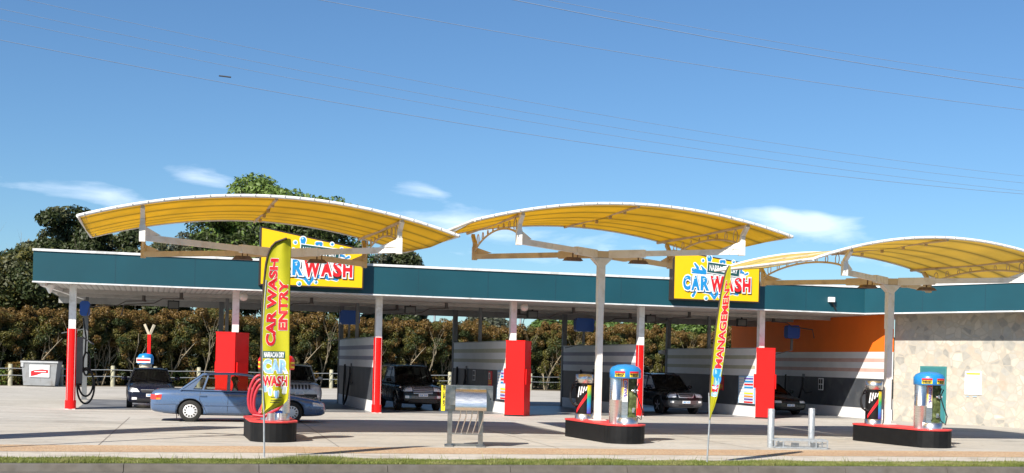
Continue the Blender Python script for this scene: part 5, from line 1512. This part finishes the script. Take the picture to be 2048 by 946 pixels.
    for s_ in (-1, 1):
        for xh, zh in C['handles']:
            hb = MB(); a = side(xh-.09, zh, s_, .02); b_ = side(xh+.09, zh, s_, .02); hb.bar(a, b_, .03, .035); hb.build('door_handle', paint, t_)
        if C.get('strip'):
            x0_, x1_, z_ = C['strip']; sb = MB(); sb.tube([side(x0_+(x1_-x0_)*i/14, z_, s_, .004) for i in range(15)], .014, 6); sb.build('side_moulding', paint, t_)
    # cabin
    wb, wr2 = C['wb'], C['wroof']; xb0, xt0, xt1, xb1 = C['gh']; zb0, zb1 = C['zb']; zr = C['zr']     # windscreen foot, roof front, roof rear, rear glass foot
    def zbelt(x): q = (x-xb1)/(xb0-xb1); return zb1+(zb0-zb1)*q
    def roofz(x): q = (x-xt1)/(xt0-xt1); return zr - .05*(2*q-1)**2*(1.0 if q > .5 else .7)
    def belt(x, s_): return Vector((x, s_*wb*(1-.05*max(0, (x-(xb0-.6))/.6)), zbelt(x)))
    def rf(x, s_): return Vector((x, s_*wr2, roofz(x)))
    rb = MB()
    rb.slab(lambda i, j: (xt1+(xt0-xt1)*i, (2*j-1)*wr2, roofz(xt1+(xt0-xt1)*i)+.045*(1-(2*j-1)**4)), (0, 0, 1), 14, 12, .03)
    roof_ = rb.build('roof', paint, t_)
    pil = C['pill']                 # side glass divisions: (x at belt, x at roof, width)
    fr = MB(); 
    def pillar(a, b_, w_, t2=.05): fr.bar(a, b_, t2, w_, up=(1, 0, 0))
    for s_ in (-1, 1):
        fr.tube([belt(xb0, s_)+Vector((.03, 0, -.03)), rf(xt0, s_)]+[rf(xt0+(xt1-xt0)*i/10, s_)+Vector((0, 0, .004)) for i in range(1, 10)]+[rf(xt1, s_), belt(xb1, s_)+Vector((-.03, 0, -.03))], .036, 8)
        fr.tube([belt(xb0, s_)]+[belt(xb0+(xb1-xb0)*i/8, s_) for i in range(1, 9)], .022, 6)
        for xbp, xtp, w_ in pil:
            a = belt(xbp, s_); b_ = rf(xtp, s_); q = [a+Vector((-w_/2, s_*.008, -.02)), a+Vector((w_/2, s_*.008, -.02)), b_+Vector((w_/2, s_*.008, 0)), b_+Vector((-w_/2, s_*.008, 0))]
            fr.add(q+[v+Vector((0, -s_*.03, 0)) for v in q], [(0,1,2,3), (7,6,5,4), (0,4,5,1), (1,5,6,2), (2,6,7,3), (3,7,4,0)], 0)
        if C.get('cq'):            # solid rear quarter
            xa, xt = C['cq']; q = [belt(xa, s_), belt(xb1, s_), rf(xt1, s_), rf(xt, s_)]; q = [v+Vector((0, s_*.006, 0)) for v in q]
            fr.add(q+[v+Vector((0, -s_*.03, 0)) for v in q], [(0,1,2,3), (7,6,5,4), (0,4,5,1), (1,5,6,2), (2,6,7,3), (3,7,4,0)], 0)
    fr.bar(rf(xt0, -1)+Vector((0, 0, .012)), rf(xt0, 1)+Vector((0, 0, .012)), .05, .05); fr.bar(rf(xt1, -1)+Vector((0, 0, .012)), rf(xt1, 1)+Vector((0, 0, .012)), .05, .05)
    # deck under the glass, closing the body
    fr.build('window_frame', C.get('framem', paint), t_)
    def gq(p, nm, parent=t_):
        g_ = MB(); g_.add(p, [(0, 1, 2, 3)]); return g_.build(nm, glass, parent)
    edges = [(xb0-.06, xt0-.04)]+[(a, b_) for a, b_, _ in pil]+[((C['cq'][0], C['cq'][1]) if C.get('cq') else (xb1+.04, xt1+.04))]
    for s_ in (-1, 1):
        for (a0, b0), (a1, b1) in zip(edges[:-1], edges[1:]):
            gq([belt(a0, s_), belt(a1, s_), rf(b1, s_), rf(b0, s_)], 'side_window')
    def bowed(xa, xb_, fa, fb, nm):
        g_ = MB()
        g_.grid(lambda i, j: ((fa(1)*(1-j)+fb(1)*j).x + (xa*(1-(2*i-1)**2)), (fa(1)*(1-j)+fb(1)*j).y*(2*i-1), (fa(1)*(1-j)+fb(1)*j).z+.03*j*(1-(2*i-1)**2)), 10, 6); return g_.build(nm, glass, t_)
    bowed(.06, 0, lambda s_: belt(xb0, s_), lambda s_: rf(xt0, s_), 'windscreen')
    bowed(-.05, 0, lambda s_: belt(xb1, s_), lambda s_: rf(xt1, s_), 'rear_window')
    # interior
    cb = MB(); cb.box(xb1+.1, xb0-.1, -wb+.1, wb-.1, .3, min(zb0, zb1)-.10)
    cb.box(xb0-.45, xb0-.05, -wb+.08, wb-.08, zb0-.25, zb0-.02)
    cb.box(xb1+.05, xb1+.5, -wb+.1, wb-.1, zb1-.25, zb1-.03)
    cb.build('interior', M_CABIN, t_)
    for xs in C['seats']:
        for ys in (-.36, .36):
            sb = MB(); sb.bar((xs, ys, .45), (xs-.16, ys, zb0+.16), .46, .12, up=(1, 0, 0)); sb.bar((xs-.17, ys, zb0+.17), (xs-.20, ys, zb0+.33), .24, .08, up=(1, 0, 0)); sb.build('seat', M_CABIN, t_)
    # wheels
    for x, front_ in ((wf, 1), (wr_, 0)):
        for s_ in (-1, 1):
            c0 = s_*(hw-.125)
            wm_ = MB()
            prof = [(rw*.60, -.10), (rw*.93, -.105), (rw, -.085), (rw, .085), (rw*.93, .105), (rw*.60, .10)]
            wm_.lathe(prof, n=32); 
            wm_.v = [(vx, vz*1.0, vy) for vx, vy, vz in wm_.v]
            wo = wm_.build('tyre', M_TYRE, t_, (x, c0, rw))
            rm = MB(); rr_ = rw*.64
            rm.lathe([(rr_, .092), (rr_*.93, .098), (rr_*.88, .075), (rr_*.3, .085), (0, .095)] if not C.get('cap') else [(rr_, .095), (rr_*.96, .105), (rr_*.80, .106), (rr_*.5, .116), (0, .118)], n=30)
            rm.v = [(vx, vz*s_, vy) for vx, vy, vz in rm.v]; rim = rm.build('rim', M_DKALLOY if not C.get('cap') else wheelm, wo)
            sp = MB(); ns = C.get('spokes', 5)
            for k in range(ns):
                an = 2*PI*k/ns+.3; ca, sa = math.cos(an), math.sin(an)
                if C.get('cap'): 
                    p0_ = Vector((rr_*.60*ca, s_*.1165, rr_*.60*sa)); p1_ = Vector((rr_*.86*ca, s_*.1085, rr_*.86*sa)); sp.bar(p0_, p1_, .035, .008, up=(0, 1, 0))
                else:
                    p0_ = Vector((rr_*.12*ca, s_*.097, rr_*.12*sa)); p1_ = Vector((rr_*.93*ca, s_*.093, rr_*.93*sa)); sp.bar(p0_, p1_, .06, .02, up=(0, 1, 0))
            sp.build('spokes' if not C.get('cap') else 'hubcap_slots', M_PK if C.get('cap') else wheelm, rim)
    # front details
    for fi, (nm, q, m, back) in enumerate(C['faces']):
        for s_ in ((-1, 1) if nm in ('headlight', 'tail_light', 'fog_lamp', 'indicator') else (1,)):
            patch(lambda a, b, back=back, fi=fi: front(a, b, .006+.003*fi, back), [(s_*y, z, 0) for y, z in q], 8, 5, m, nm)
    for nm, q, m in C.get('sides', []):
        for s_ in (-1, 1): patch(lambda a, b, s_=s_: side(a, b, s_, .006), [(x, z, 0) for x, z in q], 8, 4, m, nm)
    for y0, y1, z, r_, m in C.get('bars', []):
        bb_ = MB(); bb_.tube([front(y0+(y1-y0)*i/10, z, .028) for i in range(11)], r_, 6); bb_.build('grille_bar', m, t_)
    if C.get('plate'):
        y_, z_, txt = C['plate']; p_ = front(y_, z_, .035); pb = MB(); pb.box(-.004, .0, -.19, .19, -.055, .055); po = pb.build('number_plate', M_PW, t_, p_)
        tb_ = MB(); add_text(tb_, txt, lambda x, y, o_: (.001+o_, .16-x*-1-.32+0, y-.035) if False else (.001+o_, -.16+x, y-.035), .32, .07, .003, 0, off=.002); tb_.build('plate_text', M_PB, po)
    # mirrors, rails, wipers
    for s_ in (-1, 1):
        mb_ = MB(); a = belt(xb0-.28, s_)+Vector((0, s_*.02, .04)); mb_.bar(a, a+Vector((0, s_*.10, .02)), .05, .04)
        mb_.lathe([(0, -.075), (.07, -.06), (.085, 0), (.07, .06), (0, .075)], a+Vector((0, s_*.18, .07)), 12, sx=.8, sy=1.4); mb_.build('wing_mirror', C.get('mirm', paint), t_)
    if C.get('rails'):
        for s_ in (-1, 1):
            rl = MB(); rl.tube([rf(xt1+.15, s_)+Vector((0, -s_*.06, .02)), rf(xt1+.3, s_)+Vector((0, -s_*.06, .085)), rf(xt0-.35, s_)+Vector((0, -s_*.06, .085)), rf(xt0-.2, s_)+Vector((0, -s_*.06, .02))], .018, 6); rl.build('roof_rail', M_TRIMBLK, t_)
        if C['rails'] == 2:
            rl = MB()
            for q in (.3, .75): x = xt1+(xt0-xt1)*q; rl.bar((x, -wr2+.02, zr+.10), (x, wr2-.02, zr+.10), .05, .025)
            rl.build('roof_rack_bar', M_TRIMBLK, t_)
    wp = MB(); 
    for y0 in (-.1, .45): a = belt(xb0, 1); wp.bar((xb0+.04, y0, zb0+.03), (xb0-.14, y0-.5, zb0+.14), .015, .015)
    wp.build('wiper', M_TRIMBLK, t_)
    return t_, belt, rf

SED = dict(L=4.95, W=1.82, rw=.318, wf=1.50, wr=-1.35, cap=1, spokes=12, gap=.05,
    st=[(2.50, .30, .44, .50, .62), (2.44, .22, .58, .64, .86), (2.20, .19, .66, .735, .96), (1.6, .18, .76, .83, 1.0), (1.05, .18, .83, .915, 1.0), (.7, .18, .85, .93, 1.0), (0, .18, .86, .94, 1.0), (-.9, .18, .87, .945, 1.0), (-1.45, .19, .88, .955, .99), (-1.9, .21, .885, .965, .96), (-2.3, .25, .87, .95, .90), (-2.43, .30, .80, .88, .84), (-2.47, .36, .66, .74, .72)],
    gh=(1.06, .36, -1.02, -1.62), zb=(.91, .95), zr=1.44, wb=.80, wroof=.62, pill=[(-.30, -.28, .09), (-1.02, -.86, .05)], cq=(-1.30, -1.00),
    seams=[[(.82, .86), (.86, .5), (.80, .26)], [(-.30, .88), (-.32, .26)], [(-1.08, .90), (-1.10, .66), (-.98, .45), (-.90, .26)], [(.80, .25), (-.9, .25)], [(-2.44, .50), (-1.75, .52)]],
    handles=[(-.12, .76), (-1.0, .78)], strip=(1.1, -.95, .50), seats=[.05, -.85],
    faces=[('headlight', [(.38, .50), (.80, .50), (.80, .62), (.40, .60)], M_LENS, False), ('grille', [(-.32, .50), (.32, .50), (.32, .60), (-.32, .60)], M_TRIMBLK, False), ('bumper_intake', [(-.5, .26), (.5, .26), (.5, .36), (-.5, .36)], M_TRIMBLK, False),
           ('tail_light', [(.45, .66), (.80, .66), (.80, .80), (.45, .80)], M_LENSR, True), ('number_plate', [(-.25, .42), (.25, .42), (.25, .53), (-.25, .53)], M_PW, True)],
    sides=[('tail_light', [(-2.43, .64), (-2.16, .66), (-2.14, .80), (-2.38, .79)], M_LENSR), ('indicator', [(-2.30, .645), (-2.18, .65), (-2.18, .70), (-2.30, .70)], M_LENSO), ('headlight', [(2.12, .52), (2.40, .50), (2.36, .585), (2.10, .64)], M_LENS)],
    plate=(0, .42, 'QKR 218'), mirm=None)
SED['mirm'] = M_TRIMBLK
pc = G(476, 842)
sc_, belt_, rf_ = car('pale blue four-door sedan with white hubcaps crossing in front of the bays', pc, R(13), SED, P_BLUE, glass=M_GLASS, wheelm=M_HUBCAP, name='sedan')
sc_.scale = (1.07, 1.0, 1.03)
# mud flaps
m_ = MB(); m_.box(-1.73, -1.715, -.90, -.68, .10, .34); m_.box(-1.73, -1.715, .68, .90, .10, .34); m_.build('mud_flap', M_BLACK, sc_)
# driver (right-hand side), one continuous skinned figure
def skinned(name, joints, edges, m, parent=None, levels=2):
    me = bpy.data.meshes.new(name); me.from_pydata([j[0] for j in joints], edges, [])
    o_ = bpy.data.objects.new(name, me); col.objects.link(o_)
    sk = o_.modifiers.new('k', 'SKIN'); sk.use_smooth_shade = True
    for i, j in enumerate(joints): me.skin_vertices[0].data[i].radius = (j[1], j[2] if len(j) > 2 else j[1])
    me.skin_vertices[0].data[0].use_root = True
    ss = o_.modifiers.new('s', 'SUBSURF'); ss.levels = levels; ss.render_levels = levels
    dg = bpy.context.evaluated_depsgraph_get(); dg.update()
    m2 = bpy.data.meshes.new_from_object(o_.evaluated_get(dg)); bpy.data.objects.remove(o_)
    m2.materials.clear(); m2.materials.append(m); m2.name = name
    for p in m2.polygons: p.use_smooth = True
    return link(name, m2, parent)
dj = [((0, 0, 0), .16, .13), ((-.02, 0, .22), .15, .12), ((-.03, 0, .42), .17, .12), ((-.02, 0, .52), .06), ((.0, 0, .60), .065), ((.015, 0, .70), .10, .085), ((.01, 0, .78), .085, .075),
      ((-.02, -.19, .45), .065), ((.10, -.26, .24), .048), ((.36, -.20, .30), .036), ((.46, -.14, .34), .034), ((.54, -.13, .37), .022),
      ((-.02, .19, .45), .065), ((.12, .24, .22), .048), ((.36, .14, .28), .036), ((.46, .10, .33), .034), ((.54, .08, .36), .022),
      ((.30, -.10, .0), .085), ((.48, -.10, -.12), .06), ((.30, .10, .0), .085), ((.48, .10, -.12), .06)]
de = [(0, 1), (1, 2), (2, 3), (3, 4), (4, 5), (5, 6), (2, 7), (7, 8), (8, 9), (9, 10), (10, 11), (2, 12), (12, 13), (13, 14), (14, 15), (15, 16), (0, 17), (17, 18), (0, 19), (19, 20)]
dr_root = thing('person', 'driver in a white short-sleeved shirt reaching for the steering wheel inside the blue sedan', 'person', pc+Matrix.Rotation(R(13), 3, 'Z') @ Vector((-.12, -.36, .56)), R(13))
skinned('body', dj, de, M_SKIN, dr_root)
skinned('shirt', [((0, 0, 0), .175, .145), ((-.02, 0, .22), .165, .135), ((-.03, 0, .40), .185, .135), ((-.02, -.19, .44), .082), ((.05, -.23, .33), .068), ((-.02, .19, .44), .082), ((.05, .23, .32), .068)], [(0, 1), (1, 2), (2, 3), (3, 4), (2, 5), (5, 6)], M_SHIRT, dr_root)
m_ = MB(); m_.lathe([(.0, .10), (.07, .085), (.102, .03), (.10, -.03), (.07, -.07)], (-.015, 0, .76), 16, sx=1.05); m_.build('hair', M_HAIR, dr_root)
m_ = MB()
m_.tube([(.105, 0, .72), (.13, 0, .69), (.108, 0, .68)], [.012, .018, .012], 6); m_.build('nose', M_SKIN, dr_root)
for s_ in (-1, 1): m_ = MB(); m_.lathe([(0, -.012), (.012, 0), (0, .012)], (.098, s_*.035, .725), 8); m_.build('eye', M_PW, dr_root)
m_ = MB(); c_ = Vector((.46, -.36, .95)); m_.tube([c_+Vector((.10*math.cos(R(15*i))*.45, .18*math.sin(R(15*i)), .18*math.cos(R(15*i))))for i in range(24)], .014, 6, closed=True); m_.cyl(c_, c_+Vector((.35, 0, -.1)), .03, 8); m_.build('steering_wheel', M_TRIMBLK, sc_)

SUVST = lambda L, h, zt, zh: [(L/2, .38, .62, .74, .74), (L/2-.06, .28, .80, .92, .93), (L/2-.30, .26, .88, zh-.06, .985), (L/2-.9, .27, .92, zh, 1.0), (L/2-1.3, .28, .95, zh+.03, 1.0), (.2, .28, zt-.09, zt, 1.0), (-L/2+1.2, .28, zt-.09, zt, 1.0), (-L/2+.3, .32, zt-.09, zt, .98), (-L/2+.05, .38, zt-.12, zt-.04, .94), (-L/2, .45, zt-.3, zt-.15, .88)]
def bayspot(px, py, L):
    """centre of a car whose nose shows above photo point px, py, pointing out of a bay"""
    p = G(px, py); d = Vector((.2785, -.9605, 0)); return p-d*(L/2-.15)
OUT = BYAW-PI/2
PAJ = dict(L=4.85, W=1.88, rw=.38, wf=1.45, wr=-1.33, spokes=6, rails=2, st=SUVST(4.85, 1.85, 1.12, 1.07), gh=(.98, .42, -2.05, -2.32), zb=(1.10, 1.13), zr=1.80, wb=.84, wroof=.70, pill=[(.0, .02, .08), (-.95, -.93, .08)], seats=[.2, -.8],
    seams=[[(.85, 1.0), (.9, .4)], [(.0, 1.02), (0, .42)], [(-.95, 1.02), (-.97, .6), (-.8, .42)]], handles=[(.15, .93), (-.8, .93)],
    faces=[('headlight', [(.44, .80), (.90, .78), (.92, .98), (.46, .99)], M_LENS, False), ('grille', [(-.40, .70), (.40, .70), (.42, .99), (-.42, .99)], M_CHROME, False), ('grille_mesh', [(-.38, .56), (.38, .56), (.38, .68), (-.38, .68)], M_TRIMBLK, False), ('bumper', [(-.90, .50), (.90, .50), (.92, .62), (-.92, .62)], P_GUN, False), ('fog_lamp', [(.58, .52), (.74, .52), (.74, .62), (.58, .62)], M_LENS, False), ('bumper_intake', [(-.6, .34), (.6, .34), (.55, .46), (-.55, .46)], M_TRIMBLK, False)],
    bars=[(-.40, .40, .90, .022, M_TRIMBLK), (-.40, .40, .82, .022, M_TRIMBLK), (-.40, .40, .75, .018, M_TRIMBLK)], plate=(0, .64, 'YLK 310'))
car('black four-wheel drive with chrome grille parked in the bay left of the mat cleaner', bayspot(838, 822, 4.85), OUT+R(3), PAJ, P_BLACK, wheelm=M_ALLOY)
JEEP = dict(L=4.8, W=1.94, rw=.38, wf=1.45, wr=-1.45, spokes=5, rails=1, st=SUVST(4.8, 1.78, 1.12, 1.06), gh=(.98, .30, -2.0, -2.25), zb=(1.08, 1.14), zr=1.73, wb=.86, wroof=.68, pill=[(.0, .0, .08), (-.95, -.93, .08)], seats=[.2, -.8],
    seams=[[(.85, 1.0), (.9, .4)], [(.0, 1.02), (0, .42)]], handles=[(.15, .93), (-.8, .93)],
    faces=[('headlight', [(.56, .82), (.90, .80), (.92, .98), (.58, .98)], M_LENS, False), ('grille', [(-.50, .76), (.50, .76), (.50, .98), (-.50, .98)], M_CHROME, False), ('fog_lamp', [(.58, .44), (.78, .44), (.78, .54), (.58, .54)], M_LENS, False), ('bumper_intake', [(-.75, .36), (.75, .36), (.7, .58), (-.7, .58)], M_TRIMBLK, False)] + [('grille_slot', [(-.45+i*.135, .78), (-.37+i*.135, .78), (-.37+i*.135, .96), (-.45+i*.135, .96)], M_TRIMBLK, False) for i in range(7)],
    plate=(0, .62, 'AQT 572'))
car('silver four-wheel drive with slotted grille parked behind the entry flag', bayspot(597, 817, 4.8), OUT, JEEP, P_SILVER)
KIA = dict(L=4.6, W=1.87, rw=.375, wf=1.40, wr=-1.31, spokes=5, rails=1, clad=.60, st=SUVST(4.6, 1.75, 1.06, 1.00), gh=(1.0, .30, -1.95, -2.2), zb=(1.04, 1.10), zr=1.69, wb=.83, wroof=.66, pill=[(.05, .0, .08), (-.9, -.9, .08)], seats=[.2, -.8],
    seams=[[(.85, .96), (.9, .62)], [(.05, .98), (0.03, .62)]], handles=[(.2, .88), (-.75, .88)],
    faces=[('headlight', [(.48, .74), (.86, .72), (.90, .90), (.44, .92)], M_LENS, False), ('grille_surround', [(-.34, .72), (.34, .72), (.42, .90), (-.42, .90)], M_CHROME, False), ('bumper', [(-.88, .44), (.88, .44), (.90, .60), (-.90, .60)], P_GREY, False), ('grille', [(-.30, .745), (.30, .745), (.37, .88), (-.37, .88)], M_TRIMBLK, False), ('fog_lamp', [(.58, .50), (.74, .50), (.74, .58), (.58, .58)], M_LENS, False), ('bumper_intake', [(-.35, .34), (.35, .34), (.35, .41), (-.35, .41)], M_TRIMBLK, False)],
    bars=[(-.33, .33, .80, .012, M_CHROME)], plate=(0, .53, 'UBX 633'))
# order the kia face layers outwards
car('black four-wheel drive with grey lower cladding parked behind the middle vacuum machine', bayspot(1362, 829, 4.6), OUT+R(4), KIA, P_BLACK, lower=P_GREY)
HAT = dict(L=4.5, W=1.80, rw=.32, wf=1.36, wr=-1.28, spokes=7, st=[(2.25, .30, .55, .62, .70), (2.20, .20, .68, .76, .90), (1.9, .18, .76, .86, .98), (1.3, .18, .85, .96, 1.0), (.95, .18, .88, .99, 1.0), (0, .18, .90, 1.0, 1.0), (-1.3, .2, .92, 1.02, 1.0), (-2.0, .24, .90, 1.0, .95), (-2.2, .32, .85, .95, .88), (-2.25, .4, .7, .8, .8)],
    gh=(1.0, .15, -1.5, -2.05), zb=(.99, 1.02), zr=1.46, wb=.80, wroof=.60, pill=[(-.15, -.15, .07), (-.95, -.92, .07)], seats=[.25, -.7],
    seams=[[(.8, .9), (.85, .3)], [(-.15, .9), (-.15, .3)]], handles=[(0, .8), (-.85, .82)],
    faces=[('headlight', [(.42, .62), (.80, .62), (.86, .80), (.52, .74)], M_LENS, False), ('grille', [(-.34, .60), (.34, .60), (.40, .70), (-.40, .70)], M_TRIMBLK, False), ('fog_lamp', [(.52, .33), (.70, .33), (.70, .42), (.52, .42)], M_LENS, False), ('bumper_intake', [(-.55, .25), (.55, .25), (.5, .38), (-.5, .38)], M_TRIMBLK, False)],
    bars=[(-.38, .38, .70, .010, M_CHROME)], plate=(0, .50, 'WRN 846'))
car('dark navy hatchback with clear headlights parked behind the tail of the blue sedan', bayspot(300, 817, 4.5), OUT+R(1), HAT, P_NAVY)
OLD = dict(HAT); OLD.update(L=4.6, zr=1.38, gh=(.95, .15, -1.2, -1.8), zb=(.90, .93), seams=[[(.8, .8), (.82, .3)], [(-.2, .8), (-.2, .3)]], handles=[(-.05, .72)],
    st=[(2.3, .30, .48, .55, .72), (2.24, .20, .60, .66, .92), (1.95, .18, .68, .75, .98), (1.3, .18, .78, .86, 1.0), (.95, .18, .80, .90, 1.0), (0, .18, .82, .92, 1.0), (-1.3, .2, .84, .93, 1.0), (-2.0, .24, .82, .92, .95), (-2.25, .32, .75, .86, .88), (-2.3, .4, .6, .7, .8)],
    faces=[('headlight', [(.46, .54), (.82, .54), (.82, .64), (.46, .64)], M_LENS, False), ('grille', [(-.36, .55), (.36, .55), (.36, .63), (-.36, .63)], M_TRIMBLK, False), ('bumper_intake', [(-.55, .26), (.55, .26), (.5, .36), (-.5, .36)], M_TRIMBLK, False)], plate=(-.02, .44, 'SGP 127'), bars=[])
car('old dark green sedan half hidden behind the last red cabinet', bayspot(1575, 830, 4.6), OUT+R(2), OLD, P_DGREEN)
